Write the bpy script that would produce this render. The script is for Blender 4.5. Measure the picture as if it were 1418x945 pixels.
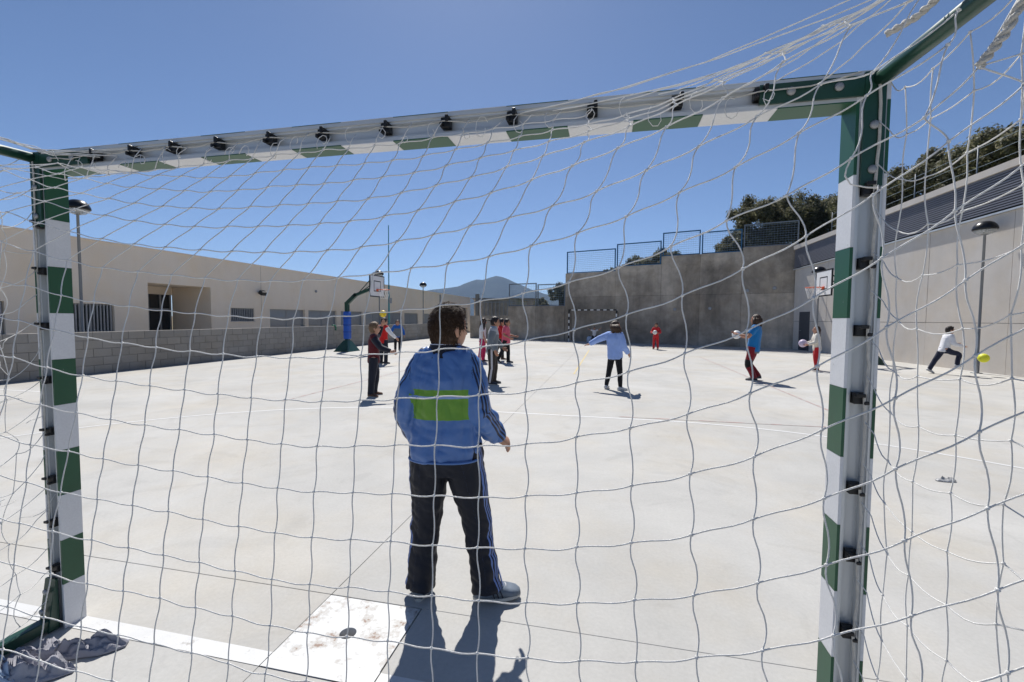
import bpy, bmesh, math, random
from mathutils import Vector, Matrix, noise, Quaternion
from math import sin, cos, pi, radians

for o in list(bpy.data.objects): bpy.data.objects.remove(o)
scene = bpy.context.scene
COL = scene.collection

# ------------------------------------------------------------ camera
CAM = Vector((0.838, -1.5156, 1.3923)); YAW, PITCH, ROLL = -0.2149, -0.0510, 0.0074
fw = Vector((sin(YAW)*cos(PITCH), cos(YAW)*cos(PITCH), sin(PITCH)))
rt = Vector((cos(YAW), -sin(YAW), 0)); up = rt.cross(fw)
rt, up = rt*cos(ROLL)+up*sin(ROLL), up*cos(ROLL)-rt*sin(ROLL)
cam = bpy.data.cameras.new('camera'); camo = bpy.data.objects.new('camera', cam); COL.objects.link(camo)
camo.matrix_world = Matrix(((rt.x, up.x, -fw.x, CAM.x), (rt.y, up.y, -fw.y, CAM.y), (rt.z, up.z, -fw.z, CAM.z), (0, 0, 0, 1)))
cam.sensor_width = 36; cam.sensor_fit = 'HORIZONTAL'; cam.lens = 612.73*36/1418
cam.clip_start = 0.05; cam.clip_end = 20000
scene.camera = camo

# ------------------------------------------------------------ sky, sun, exposure
SUN_EL, SUN_AZ = radians(53), radians(-20)          # azimuth from +Y towards +X
w = bpy.data.worlds.new('World'); scene.world = w; w.use_nodes = True
nt = w.node_tree; nt.nodes.clear()
sky = nt.nodes.new('ShaderNodeTexSky'); sky.sky_type = 'NISHITA'; sky.sun_disc = False
sky.sun_elevation = SUN_EL; sky.sun_rotation = SUN_AZ; sky.altitude = 1500
sky.air_density = 0.8; sky.dust_density = 0.8; sky.ozone_density = 6.0
bgn = nt.nodes.new('ShaderNodeBackground'); bgn.inputs[1].default_value = 0.085
wo = nt.nodes.new('ShaderNodeOutputWorld')
nt.links.new(sky.outputs[0], bgn.inputs[0]); nt.links.new(bgn.outputs[0], wo.inputs[0])
sl = bpy.data.lights.new('sun', 'SUN'); sl.energy = 5.0; sl.angle = radians(0.53); sl.color = (1, .965, .91)
so = bpy.data.objects.new('sun', sl); COL.objects.link(so)
sd = Vector((sin(SUN_AZ)*cos(SUN_EL), cos(SUN_AZ)*cos(SUN_EL), sin(SUN_EL)))
so.rotation_euler = sd.to_track_quat('Z', 'Y').to_euler(); so.location = (0, 0, 30)
vs = scene.view_settings; vs.view_transform = 'Standard'; vs.look = 'None'; vs.gamma = 1; vs.use_curve_mapping = False
vs.exposure = 0.28
scene.render.engine = 'CYCLES'

# ------------------------------------------------------------ helpers
R = random.Random(7)
MATS = {}
def mat(name, col, rough=.7, var=.08, vs_=4., bump=0., bs=60., metal=0., spec=.4, fine=0., stretch=None, alpha=None, sheen=0., coat=0.):
    """procedural principled material: base colour with noise variation and optional fine relief"""
    if name in MATS: return MATS[name]
    m = bpy.data.materials.new(name); m.use_nodes = True; n = m.node_tree.nodes; l = m.node_tree.links
    b = n['Principled BSDF']; b.inputs['Roughness'].default_value = rough; b.inputs['Metallic'].default_value = metal
    b.inputs['Specular IOR Level'].default_value = spec
    if sheen: b.inputs['Sheen Weight'].default_value = sheen
    if coat: b.inputs['Coat Weight'].default_value = coat
    tc = n.new('ShaderNodeTexCoord'); mp = n.new('ShaderNodeMapping'); l.new(tc.outputs['Object'], mp.inputs[0])
    if stretch: mp.inputs['Scale'].default_value = stretch
    nz = n.new('ShaderNodeTexNoise'); nz.inputs['Scale'].default_value = vs_; nz.inputs['Detail'].default_value = 6; nz.inputs['Roughness'].default_value = .62
    l.new(mp.outputs[0], nz.inputs[0])
    mr = n.new('ShaderNodeMapRange'); mr.inputs[1].default_value = .28; mr.inputs[2].default_value = .72
    mr.inputs[3].default_value = 1-var; mr.inputs[4].default_value = 1+var; l.new(nz.outputs[0], mr.inputs[0])
    oi = n.new('ShaderNodeObjectInfo')
    mx = n.new('ShaderNodeVectorMath'); mx.operation = 'SCALE'; mx.inputs[0].default_value = col[:3]; l.new(mr.outputs[0], mx.inputs['Scale'])
    out = mx.outputs[0]
    if fine:
        n2 = n.new('ShaderNodeTexNoise'); n2.inputs['Scale'].default_value = vs_*17; n2.inputs['Detail'].default_value = 4; l.new(mp.outputs[0], n2.inputs[0])
        m2 = n.new('ShaderNodeMapRange'); m2.inputs[1].default_value = .3; m2.inputs[2].default_value = .7; m2.inputs[3].default_value = 1-fine; m2.inputs[4].default_value = 1+fine
        l.new(n2.outputs[0], m2.inputs[0])
        x2 = n.new('ShaderNodeVectorMath'); x2.operation = 'SCALE'; l.new(out, x2.inputs[0]); l.new(m2.outputs[0], x2.inputs['Scale']); out = x2.outputs[0]
    l.new(out, b.inputs['Base Color'])
    if bump:
        n3 = n.new('ShaderNodeTexNoise'); n3.inputs['Scale'].default_value = bs; n3.inputs['Detail'].default_value = 5; l.new(mp.outputs[0], n3.inputs[0])
        bp = n.new('ShaderNodeBump'); bp.inputs['Strength'].default_value = bump; bp.inputs['Distance'].default_value = .01
        l.new(n3.outputs[0], bp.inputs['Height']); l.new(bp.outputs[0], b.inputs['Normal'])
    if alpha is not None: b.inputs['Alpha'].default_value = alpha
    MATS[name] = m
    return m

def link(name, me, m=None, parent=None, loc=None, rot=None):
    if m is not None and not me.materials: me.materials.append(m)
    o = bpy.data.objects.new(name, me); COL.objects.link(o)
    if parent is not None: o.parent = parent
    if loc is not None: o.location = loc
    if rot is not None: o.rotation_euler = rot
    return o
def bm_obj(name, bm, m, parent=None, smooth=False, loc=None, rot=None):
    me = bpy.data.meshes.new(name); bm.to_mesh(me); bm.free()
    if smooth:
        for p in me.polygons: p.use_smooth = True
    return link(name, me, m, parent, loc, rot)
def tag(o, label=None, cat=None, group=None, kind=None):
    if label: o['label'] = label
    if cat: o['category'] = cat
    if group: o['group'] = group
    if kind: o['kind'] = kind
    return o
def thing(name, label, cat, loc=(0, 0, 0), rz=0, group=None):
    o = bpy.data.objects.new(name, None); COL.objects.link(o); o.location = loc; o.rotation_euler = (0, 0, rz); o.empty_display_size = .1
    return tag(o, label, cat, group)

def box(bm, lo, hi, bev=0., mtx=None):
    x0, y0, z0 = lo; x1, y1, z1 = hi
    vs_ = [bm.verts.new(p) for p in ((x0, y0, z0), (x1, y0, z0), (x1, y1, z0), (x0, y1, z0), (x0, y0, z1), (x1, y0, z1), (x1, y1, z1), (x0, y1, z1))]
    fs = [bm.faces.new([vs_[i] for i in q]) for q in ((3, 2, 1, 0), (4, 5, 6, 7), (0, 1, 5, 4), (1, 2, 6, 5), (2, 3, 7, 6), (3, 0, 4, 7))]
    if mtx is not None:
        for v in vs_: v.co = mtx @ v.co
    if bev:
        es = list({e for f in fs for e in f.edges})
        bmesh.ops.bevel(bm, geom=es, offset=bev, segments=1, affect='EDGES', profile=.5)
    return vs_
def boxo(name, lo, hi, m, parent=None, bev=0., **k):
    bm = bmesh.new(); box(bm, lo, hi, bev); return bm_obj(name, bm, m, parent, **k)
def boxes(name, lst, m, parent=None, bev=0.):
    bm = bmesh.new()
    for lo, hi in lst: box(bm, lo, hi, bev)
    return bm_obj(name, bm, m, parent)
def frames(pts):
    """parallel-transported frames along a polyline"""
    n = len(pts); T = []
    for i in range(n):
        a = pts[max(i-1, 0)]; b = pts[min(i+1, n-1)]; d = (b-a)
        T.append(d.normalized() if d.length > 1e-9 else Vector((0, 0, 1)))
    ref = Vector((0, 0, 1)) if abs(T[0].z) < .9 else Vector((1, 0, 0))
    N = (ref-T[0]*ref.dot(T[0])).normalized(); out = []
    for i in range(n):
        if i:
            q = T[i-1].rotation_difference(T[i]); N = q @ N
            N = (N-T[i]*N.dot(T[i])).normalized()
        out.append((T[i], N, T[i].cross(N)))
    return out
def tube(bm, pts, rad, n=8, cap=True, round_cap=False):
    pts = [Vector(p) for p in pts]
    if not isinstance(rad, (list, tuple)): rad = [rad]*len(pts)
    rad = list(rad)
    if round_cap:
        d0 = (pts[0]-pts[1]).normalized(); d1 = (pts[-1]-pts[-2]).normalized(); r0, r1 = rad[0], rad[-1]
        pts = [pts[0]+d0*r0*.92, pts[0]+d0*r0*.6]+pts+[pts[-1]+d1*r1*.6, pts[-1]+d1*r1*.92]
        rad = [r0*.38, r0*.8]+rad+[r1*.8, r1*.38]
    F = frames(pts); rings = []
    for p, r, (t, a, b) in zip(pts, rad, F):
        rings.append([bm.verts.new(p+a*(cos(2*pi*k/n)*r)+b*(sin(2*pi*k/n)*r)) for k in range(n)])
    for r0, r1 in zip(rings, rings[1:]):
        for k in range(n): bm.faces.new((r0[k], r0[(k+1) % n], r1[(k+1) % n], r1[k]))
    if cap: bm.faces.new(rings[0][::-1]); bm.faces.new(rings[-1])
    return rings
def tubeo(name, pts, rad, m, parent=None, n=8, **k):
    bm = bmesh.new(); tube(bm, pts, rad, n, **k); return bm_obj(name, bm, m, parent, smooth=True)
def lathe(bm, prof, n=20, c=(0, 0, 0), close=True):
    c = Vector(c); rings = []
    for r, z in prof: rings.append([bm.verts.new(c+Vector((cos(2*pi*k/n)*r, sin(2*pi*k/n)*r, z))) for k in range(n)])
    for a, b in zip(rings, rings[1:]):
        for k in range(n): bm.faces.new((a[k], a[(k+1) % n], b[(k+1) % n], b[k]))
    if close: bm.faces.new(rings[0][::-1]); bm.faces.new(rings[-1])
def prism(bm, poly, z0, z1):
    a = [bm.verts.new((x, y, z0)) for x, y in poly]; b = [bm.verts.new((x, y, z1)) for x, y in poly]; n = len(poly)
    for i in range(n): bm.faces.new((a[i], a[(i+1) % n], b[(i+1) % n], b[i]))
    bm.faces.new(a[::-1]); bm.faces.new(b)
def fix(bm): bmesh.ops.recalc_face_normals(bm, faces=bm.faces)

# ------------------------------------------------------------ materials
def concrete(name, col, dirt=.25, streak=.0, rough=.85, sc=1., per=0., bump=.25, grit=False):
    """cast concrete: cloudy tone, darker stains, vertical streaks, pores"""
    m = bpy.data.materials.new(name); m.use_nodes = True; n = m.node_tree.nodes; l = m.node_tree.links
    b = n['Principled BSDF']; b.inputs['Roughness'].default_value = rough; b.inputs['Specular IOR Level'].default_value = .25
    g = n.new('ShaderNodeNewGeometry')
    def nz(scale, det, stretch=(1, 1, 1), dist=0.):
        mp = n.new('ShaderNodeMapping'); mp.inputs['Scale'].default_value = stretch; l.new(g.outputs['Position'], mp.inputs[0])
        t = n.new('ShaderNodeTexNoise'); t.inputs['Scale'].default_value = scale*sc; t.inputs['Detail'].default_value = det; t.inputs['Roughness'].default_value = .65
        t.inputs['Distortion'].default_value = dist; l.new(mp.outputs[0], t.inputs[0]); return t.outputs[0]
    def rng(s, a, bb, c, d):
        r = n.new('ShaderNodeMapRange'); r.inputs[1].default_value = a; r.inputs[2].default_value = bb; r.inputs[3].default_value = c; r.inputs[4].default_value = d
        l.new(s, r.inputs[0]); return r.outputs[0]
    def mul(a, c):
        x = n.new('ShaderNodeMath'); x.operation = 'MULTIPLY'; l.new(a, x.inputs[0]); l.new(c, x.inputs[1]); return x.outputs[0]
    f = mul(rng(nz(.35, 7, dist=.6), .3, .7, 1-dirt, 1+dirt*.5), rng(nz(2.6, 6), .3, .7, 1-dirt*.35, 1+dirt*.3))
    f = mul(f, rng(nz(55, 4), .3, .7, .95, 1.05))
    if grit:
        f = mul(f, rng(nz(170, 3), .66, .70, 1, .80)); f = mul(f, rng(nz(1.1, 9, dist=1.8), .55, .63, 1, .93)); f = mul(f, rng(nz(3.1, 9, (1, .25, 1), 2.5), .62, .66, 1, .95))
    if streak: f = mul(f, rng(nz(1.2, 7, (1, 1, .12)), .42, .7, 1, 1-streak))
    sp = rng(nz(9, 8), .70, .78, 1, .86); f = mul(f, sp)
    if per: oi = n.new('ShaderNodeObjectInfo'); f = mul(f, rng(oi.outputs['Random'], 0, 1, 1-per, 1+per))
    v = n.new('ShaderNodeVectorMath'); v.operation = 'SCALE'; v.inputs[0].default_value = col; l.new(f, v.inputs['Scale'])
    # warm tint in places
    mixn = n.new('ShaderNodeMix'); mixn.data_type = 'RGBA'; mixn.blend_type = 'MULTIPLY'; mixn.inputs[7].default_value = (1.0, .95, .87, 1)
    l.new(rng(nz(.8, 5), .45, .7, 0, .9), mixn.inputs[0]); l.new(v.outputs[0], mixn.inputs[6])
    l.new(mixn.outputs[2], b.inputs['Base Color'])
    bp = n.new('ShaderNodeBump'); bp.inputs['Strength'].default_value = bump; bp.inputs['Distance'].default_value = .006
    l.new(nz(40, 6), bp.inputs['Height']); l.new(bp.outputs[0], b.inputs['Normal'])
    MATS[name] = m; return m

M_court = concrete('court_concrete', (.46, .452, .43), grit=True, dirt=.15, rough=.8, bump=.12)
M_cast = concrete('cast_concrete', (.50, .44, .365), per=.20, dirt=.55, streak=.34, rough=.9)
M_castR = concrete('pale_concrete', (.67, .62, .56), per=.03, dirt=.10, streak=.07, rough=.9)
M_block = concrete('block_concrete', (.29, .28, .265), per=.08, dirt=.16, rough=.95, bump=.5)
M_mortar = concrete('mortar', (.25, .24, .225), dirt=.1, rough=.95)
M_plaster = concrete('plaster', (.84, .73, .60), dirt=.05, streak=.04, rough=.9, bump=.15)
M_dark = mat('dark_gap', (.03, .03, .03), .9)
M_white = mat('white_line_paint', (.60, .60, .59), .6, var=.05, vs_=14, fine=.04)
def worn(m, scale, lo, hi, col):
    nn = m.node_tree.nodes; l = m.node_tree.links; b = nn['Principled BSDF']; src = b.inputs['Base Color'].links[0].from_socket
    g = nn.new('ShaderNodeNewGeometry'); t = nn.new('ShaderNodeTexNoise'); t.inputs['Scale'].default_value = scale; t.inputs['Detail'].default_value = 9; t.inputs['Roughness'].default_value = .72; l.new(g.outputs['Position'], t.inputs[0])
    r = nn.new('ShaderNodeMapRange'); r.inputs[1].default_value = lo; r.inputs[2].default_value = hi; r.inputs[3].default_value = 1; r.inputs[4].default_value = 0; l.new(t.outputs[0], r.inputs[0])
    mx = nn.new('ShaderNodeMix'); mx.data_type = 'RGBA'; l.new(r.outputs[0], mx.inputs[0]); l.new(src, mx.inputs[6]); mx.inputs[7].default_value = (*col, 1); l.new(mx.outputs[2], b.inputs['Base Color']); return m
worn(M_white, 9, .34, .40, (.40, .385, .36))
M_red = mat('red_line_paint', (.40, .27, .25), .7, var=.25, vs_=9)
M_yellow = mat('yellow_line_paint', (.55, .43, .18), .7, var=.2, vs_=9)
worn(M_red, 5, .42, .55, (.43, .415, .39)); worn(M_yellow, 5, .40, .5, (.43, .415, .39))
M_green = mat('green_enamel', (.012, .055, .035), .35, var=.12, vs_=8, spec=.5, fine=.05)
M_gband = mat('green_band_film', (.010, .080, .036), .42, var=.10, vs_=9, spec=.5)
M_wband = mat('white_band_film', (.66, .67, .69), .45, var=.05, vs_=8, spec=.4, fine=.04)
M_alu = mat('aluminium', (.60, .62, .63), .42, var=.06, vs_=5, metal=.35, spec=.5, stretch=(1, 1, .1))
M_black = mat('black_plastic', (.012, .012, .013), .45, var=.2)
M_steel = mat('galvanised_steel', (.34, .35, .36), .5, var=.12, vs_=20, metal=.5)
M_cord = mat('white_cord', (.90, .89, .86), .75, var=.10, vs_=30, bump=.6, bs=900)
M_rope = mat('braided_rope', (.70, .68, .63), .85, var=.12, vs_=60, bump=.9, bs=350)
worn(M_gband, 30, .30, .33, (.12, .16, .13)); worn(M_wband, 24, .30, .335, (.38, .38, .37))
# ============================================================ SETTING
M_earth = mat('dry_earth', (.20, .165, .11), 1., spec=0., var=.35, vs_=.5, fine=.2)
M_grass = mat('dry_grass', (.10, .115, .035), 1., spec=0., var=.45, vs_=1.2, fine=.3)
g = boxo('ground', (-3800, -400, -.6), (3800, 4300, -.12), M_earth); tag(g, kind='structure')

M_joint = mat('joint_sealant', (.16, .13, .10), .9)
# court: cast slabs with open joints on a dark bed
court = boxo('court', (-13.0, -9.6, -.115), (12.6, 30.4, -.055), M_joint); tag(court, kind='structure')
def slab(x0, x1, y0, y1):
    boxo('slab', (x0+.0015, y0+.0015, -.054), (x1-.0015, y1-.0015, 0), M_court, court, bev=.0015)
xs = [-13.0, -.5, 12.6]; ys = [-9.6, .4, 30.4]
for x0, x1 in zip(xs, xs[1:]):
    for y0, y1 in zip(ys, ys[1:]):
        if x0 == -.5 and y0 == -9.6:
            bm = bmesh.new(); prism(bm, [(-.4985, -9.597), (12.597, -9.597), (12.597, .3985), (-.01, .3985), (-.01, -.075), (-.4985, -.075)], -.054, 0); bm_obj('slab', bm, M_court, court)
        else: slab(x0, x1, y0, y1)
slab(-14.2, -13.0, 5, 30.4)
boxo('joint_filler', (-.5013, -9.6, -.05), (-.4987, 30.4, -.004), M_joint, court)
boxo('joint_filler', (-13, .3987, -.05), (-.502, .4013, -.0045), M_joint, court); boxo('joint_filler', (-.009, .3987, -.05), (12.6, .4013, -.0045), M_joint, court)
# far apron beyond the court, between building and back wall
boxo('pavement', (-15, 30.41, -.115), (-8.2, 60, -.004), M_court)['kind'] = 'structure'

# painted socket cover with an open hole
M_wornwhite = bpy.data.materials.new('worn_white_paint'); M_wornwhite.use_nodes = True
n = M_wornwhite.node_tree.nodes; l = M_wornwhite.node_tree.links; b = n['Principled BSDF']; b.inputs['Roughness'].default_value = .6
gm = n.new('ShaderNodeNewGeometry'); t = n.new('ShaderNodeTexNoise'); t.inputs['Scale'].default_value = 8; t.inputs['Detail'].default_value = 8; t.inputs['Roughness'].default_value = .7
l.new(gm.outputs['Position'], t.inputs[0]); cr = n.new('ShaderNodeValToRGB'); e = cr.color_ramp.elements
e[0].position = .39; e[0].color = (.23, .15, .11, 1); e[1].position = .41; e[1].color = (.40, .37, .34, 1)
x = cr.color_ramp.elements.new(.455); x.color = (.46, .45, .43, 1); x = cr.color_ramp.elements.new(.50); x.color = (.58, .585, .58, 1)
l.new(t.outputs[0], cr.inputs[0]); l.new(cr.outputs[0], b.inputs['Base Color'])
bp = n.new('ShaderNodeBump'); bp.inputs['Distance'].default_value = .004; bp.inputs['Strength'].default_value = .5; l.new(t.outputs[0], bp.inputs['Height']); l.new(bp.outputs[0], b.inputs['Normal'])
cover = thing('socket_cover', 'square floor cover with worn white paint and a round hole on the goal line', 'floor cover', (-.26, .17, 0))
bm = bmesh.new(); N = 32; hx0, hx1, hy0, hy1 = -.236, .244, -.242, .222
def sq(a):
    c, s = cos(a), sin(a); k = min((hx1 if c > 0 else -hx0)/max(abs(c), 1e-6), (hy1 if s > 0 else -hy0)/max(abs(s), 1e-6)); return (c*k, s*k)
angs = sorted([2*pi*k/N for k in range(N)]+[math.atan2(y, x) % (2*pi) for x in (hx0, hx1) for y in (hy0, hy1)])
ri = [bm.verts.new((cos(a)*.036, sin(a)*.036, .002)) for a in angs]; ro = [bm.verts.new((*sq(a), .002)) for a in angs]
rd = [bm.verts.new((cos(a)*.036, sin(a)*.036, -.049)) for a in angs]; rw = [bm.verts.new((*sq(a), -.049)) for a in angs]
K = len(angs)
for k in range(K):
    j = (k+1) % K; bm.faces.new((ri[k], ro[k], ro[j], ri[j])); bm.faces.new((rd[k], ri[k], ri[j], rd[j])); bm.faces.new((ro[k], rw[k], rw[j], ro[j]))
bm_obj('cover_plate', bm, M_wornwhite, cover)
bm = bmesh.new(); lathe(bm, [(.036, -.0525), (.036, -.049), (.030, -.049), (.030, -.0525)], 24, close=False); bm_obj('hole_rim', bm, M_steel, cover)

# painted lines (thin sheets 4 mm above the slabs)
def line(name, pts, wd, m, z=.002):
    bm = bmesh.new(); L = []; Rr = []; P = [Vector((x, y, z)) for x, y in pts]
    for i, p in enumerate(P):
        d = (P[min(i+1, len(P)-1)]-P[max(i-1, 0)]).normalized(); nn = Vector((-d.y, d.x, 0))*wd/2
        L.append(bm.verts.new(p+nn)); Rr.append(bm.verts.new(p-nn))
    for i in range(len(P)-1): bm.faces.new((Rr[i], Rr[i+1], L[i+1], L[i]))
    tag(bm_obj(name, bm, m), kind='structure')
line('goal_line', [(-9.9, -.035), (-.501, -.035)], .075, M_white)
line('goal_line', [(-.495, -.035), (-.012, -.035)], .075, M_white, .0042)
line('goal_line', [(-.008, -.035), (9.6, -.035)], .075, M_white)
arc = [(-1.5-4.82*cos(a), 4.82*sin(a)) for a in [radians(d) for d in range(0, 91, 3)]]+[(1.5+4.82*sin(a), 4.82*cos(a)) for a in [radians(d) for d in range(0, 91, 3)]]
line('goal_area_line', arc, .05, M_white)
line('red_court_line', [(1.0, 4.93), (2.6, 4.95), (4.2, 4.98)], .035, M_red, .0035)
line('red_court_line', [(4.2, 5.02), (4.2, 16.2)], .04, M_red, .0035)
line('red_court_line', [(-4.4, 4.75), (-4.4, 16.2)], .04, M_red, .0035)
line('yellow_court_line', [(0, 9.7), (0, 18.6)], .05, M_yellow, .003)
line('white_court_line', [(-10.5, 4.43), (-9.1, 4.45)], .06, M_white)
line('far_goal_area_line', [(-1.5-5*cos(a), 25.6-5*sin(a)) for a in [radians(d) for d in range(20, 91, 5)]]+[(1.5+5*sin(a), 25.3-5*cos(a)) for a in [radians(d) for d in range(0, 70, 5)]], .05, M_yellow, .0045)

# ---------------- concrete block wall on the left
WX = -11.1
bw_ = thing('block_wall', 'low grey concrete block wall running along the left side of the court', 'wall', (WX, 0, 0)); bw_['kind'] = 'thing'
boxo('mortar_core', (-.185, -8, -.1), (-.012, 29.2, .985), M_mortar, bw_)
bmb = bmesh.new(); box(bmb, (-.19, .004, .004), (0, .396, .196), .005); me_b = bpy.data.meshes.new('block'); bmb.to_mesh(me_b); bmb.free(); me_b.materials.append(M_block)
rb = random.Random(3)
for r in range(5):
    for k in range(60):
        link('block', me_b, None, bw_, (rb.uniform(-.004, .004), 5.0+k*.4+(.2 if r % 2 else 0), r*.2))
bm = bmesh.new()
for r in range(5):
    for k in range(32): 
        y = 4.6-k*.4+(.2 if r % 2 else 0)
        if r % 2 and k == 0: y = 4.8
        box(bm, (-.19, y+.004, r*.2+.004), (rb.uniform(-.003, .003), y+.396, r*.2+.196))
o = bm_obj('block_courses', bm, M_block, bw_); o['kind'] = 'stuff'

# ---------------- school building on the left
FX = -13.0; RH = 3.43
bld = thing('school_building', 'long low beige school building behind the block wall', 'building', (FX, 0, 0))
M_shut = mat('grey_shutter', (.27, .285, .30), .55, var=.05); M_glass = mat('dark_glass', (.02, .025, .03), .08, var=.1, spec=.6)
M_wframe = mat('window_frame', (.30, .31, .32), .5); M_wood = mat('brown_door', (.10, .045, .02), .5, var=.3, vs_=3, stretch=(6, 6, .6))
wins = [(5.2, 6.1, .93), (7.46, 8.46, .93), (12.46, 13.58, 1.21), (14.42, 16.6, .93), (16.85, 19.05, .93), (19.43, 21.55, .93), (21.86, 23.87, .93), (24.15, 26.55, .93), (26.88, 29.14, .93), (30.2, 32.4, .93)]
REC = (9.42, 11.62); YB0, YB1 = -12, 41.8; T = .25
pieces = [((-T, YB0, -.1), (0, REC[0], .93)), ((-T, REC[1], -.1), (0, 38.9, .93)), ((-T, 40.9, -.1), (0, YB1, .93)), ((-T, YB0, 2.41), (0, YB1, RH)),
          ((-T, YB0, 1.71), (0, REC[0], 2.41)), ((-T, REC[1], 1.71), (0, 38.9, 2.41)), ((-T, 40.9, 1.71), (0, YB1, 2.41))]
cur = YB0
for a, c, zb in wins:
    seg = [(cur, a)]
    if cur < REC[0] < a: seg = [(cur, REC[0]), (REC[1], a)]
    for s0, s1 in seg: pieces.append(((-T, s0, .93), (0, s1, 1.71)))
    if zb > .93: pieces.append(((-T, a, .93), (0, c, zb)))
    cur = c
pieces += [((-T, cur, .93), (0, 38.9, 1.71)), ((-T, 40.9, .93), (0, YB1, 1.71)), ((-11, YB1-T, -.1), (-T, YB1, RH)), ((-11, YB0, -.1), (-T, YB0+T, RH))]
# recess walls and ceiling
D = 1.7
pieces += [((-D, REC[0]-.2, -.1), (-T, REC[0], 2.41)), ((-D, REC[1], -.1), (-T, REC[1]+.2, 2.41)), ((-D, REC[0]-.2, 2.412), (-T, REC[1]+.2, 2.6)), ((-D-.2, REC[0]-.2, -.1), (-D, REC[0]+.82, 2.6)),
           ((-D-.2, REC[0]+.82, 2.15), (-D, REC[1]+.2, 2.6))]
boxes('wall', pieces, M_plaster, bld)
boxo('roof', (-11, YB0+.02, RH-.32), (-T-.01, YB1-T-.01, RH-.22), M_cast, bld)
boxo('coping', (-T-.03, YB0-.02, RH+.001), (.025, YB1+.02, RH+.04), M_plaster, bld)
# glazed door screen in the recess
dr = boxo('door', (-D-.1, (REC[0]+.84)+.02, 0), (-D-.05, (REC[0]+.84)+.5, 1.6), M_wood, bld); tubeo('handle', [(-D-.02, (REC[0]+.84)+.42, .95), (-D-.02, (REC[0]+.84)+.42, 1.15)], .012, M_steel, dr)
dr = boxo('door', (-D-.1, (REC[0]+.84)+.56, 0), (-D-.05, (REC[0]+.84)+1.3, 1.6), M_glass, bld)
fr = []
for y in ((REC[0]+.84)-.0, (REC[0]+.84)+.5, (REC[0]+.84)+.93, (REC[0]+.84)+1.3): fr.append(((-D-.11, y, 0), (-D-.03, y+.055, 2.15)))
fr.append(((-D-.105, (REC[0]+.84)+.06, 1.6), (-D-.035, (REC[0]+.84)+1.3, 1.66)))
boxes('door_frame', fr, M_wframe, bld)
boxo('fanlight', (-D-.09, (REC[0]+.84)+.03, 1.66), (-D-.06, (REC[0]+.84)+1.33, 2.15), M_glass, bld)
for i, (a, c, zb) in enumerate(wins):
    z1 = 1.71
    wn = boxes('window', [((-.14, a, zb), (-.09, a+.05, z1)), ((-.14, c-.05, zb), (-.09, c, z1)), ((-.14, a+.05, z1-.05), (-.09, c-.05, z1)), ((-.14, a+.05, zb), (-.09, c-.05, zb+.05)), ((-.14, (a+c)/2-.025, zb+.05), (-.09, (a+c)/2+.025, z1-.05))], M_wframe, bld)
    boxo('sill', (-.06, a-.02, zb-.03), (.03, c+.02, zb-.002), M_castR, wn)
    if i in (0, 1, 2):
        boxo('pane', (-.15, a+.03, zb+.03), (-.142, c-.03, z1-.03), M_glass, wn)
        k = a+.06
        while k < c-.03:
            boxo('bar', (-.07, k, zb+.01), (-.035, k+.035, z1-.01), M_steel, wn); k += .085
    else:
        zz = zb+.06
        bm = bmesh.new()
        while zz < z1-.06: box(bm, (-.13, a+.052, zz), (-.105, c-.052, zz+.046)); zz += .05
        bm_obj('shutter', bm, M_shut, wn)
boxo('drainpipe', (.0, 33.4, 0), (.09, 33.49, RH-.1), M_wframe, bld); boxo('wall_joint', (.001, 13.95, 0), (.004, 13.962, RH), M_cast, bld); boxo('wall_joint', (.001, 22.0, 1.72), (.004, 22.012, RH), M_cast, bld)
# far doorway
boxo('far_door', (-.2, 38.95, 0), (-.15, 40.85, 2.4), M_wframe, bld)
fl = thing('floodlight', 'small floodlight on the beige building facade above the barred windows', 'floodlight', (FX+.02, 13.8, 2.37))
boxo('bracket', (0, -.04, -.04), (.12, .04, .04), M_steel, fl); o = boxo('lamp_housing', (-.09, -.13, -.08), (.09, .13, .08), M_black, fl, bev=.015); o.location = (.2, 0, -.03); o.rotation_euler = (0, .5, 0)
bm = bmesh.new(); lathe(bm, [(.06, 0), (.07, .02), (.05, .05)], 14); al = bm_obj('alarm_bell', bm, M_wframe, None, True, (FX, 17.4, 2.62), (0, pi/2, 0)); tag(al, 'small round alarm housing on the beige facade above the shutters', 'alarm')

# ---------------- back retaining wall and the lower wall to its left
BA, BB = Vector((-8.8, 28.6, 0)), Vector((9.85, 22.68, 0)); bd = (BB-BA).normalized(); BL = (BB-BA).length; bang = math.atan2(bd.y, bd.x)
def back_s(x): return (x-BA.x)/bd.x
rw_ = thing('retaining_wall', 'tall stained concrete retaining wall with stepped top behind the far goal', 'wall', BA, bang); rw_['kind'] = 'thing'
lw_ = thing('boundary_wall', 'lower grey concrete wall left of the tall retaining wall', 'wall', BA, bang); lw_['kind'] = 'thing'
boxo('core', (.0, .03, -.1), (back_s(-5.85), .3, 1.5), M_dark, lw_); boxo('core', (back_s(-5.85), .03, -.1), (back_s(-1.88), .3, 2.15), M_dark, lw_)
def panels(par, s0, s1, ztop, cw, rows):
    k = max(1, round((s1-s0)/cw)); c = (s1-s0)/k
    zs = [-.1]+[z for z in rows if z < ztop-.3]+[ztop]
    for i in range(k):
        for a, b_ in zip(zs, zs[1:]):
            dy = R.uniform(-.006, .006)
            boxo('cast_panel', (s0+i*c+.004, dy, a+.004), (s0+(i+1)*c-.004, .34, b_-.004), M_cast, par, bev=.006)
panels(lw_, 0, back_s(-5.85), 1.57, 2.6, []); panels(lw_, back_s(-5.85), back_s(-1.88), 2.21, 2.6, [])
S = [back_s(-1.86), back_s(1.17), back_s(3.66), back_s(7.5), BL+.4]; ST = [4.22, 4.48, 4.92, 5.12]
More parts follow.
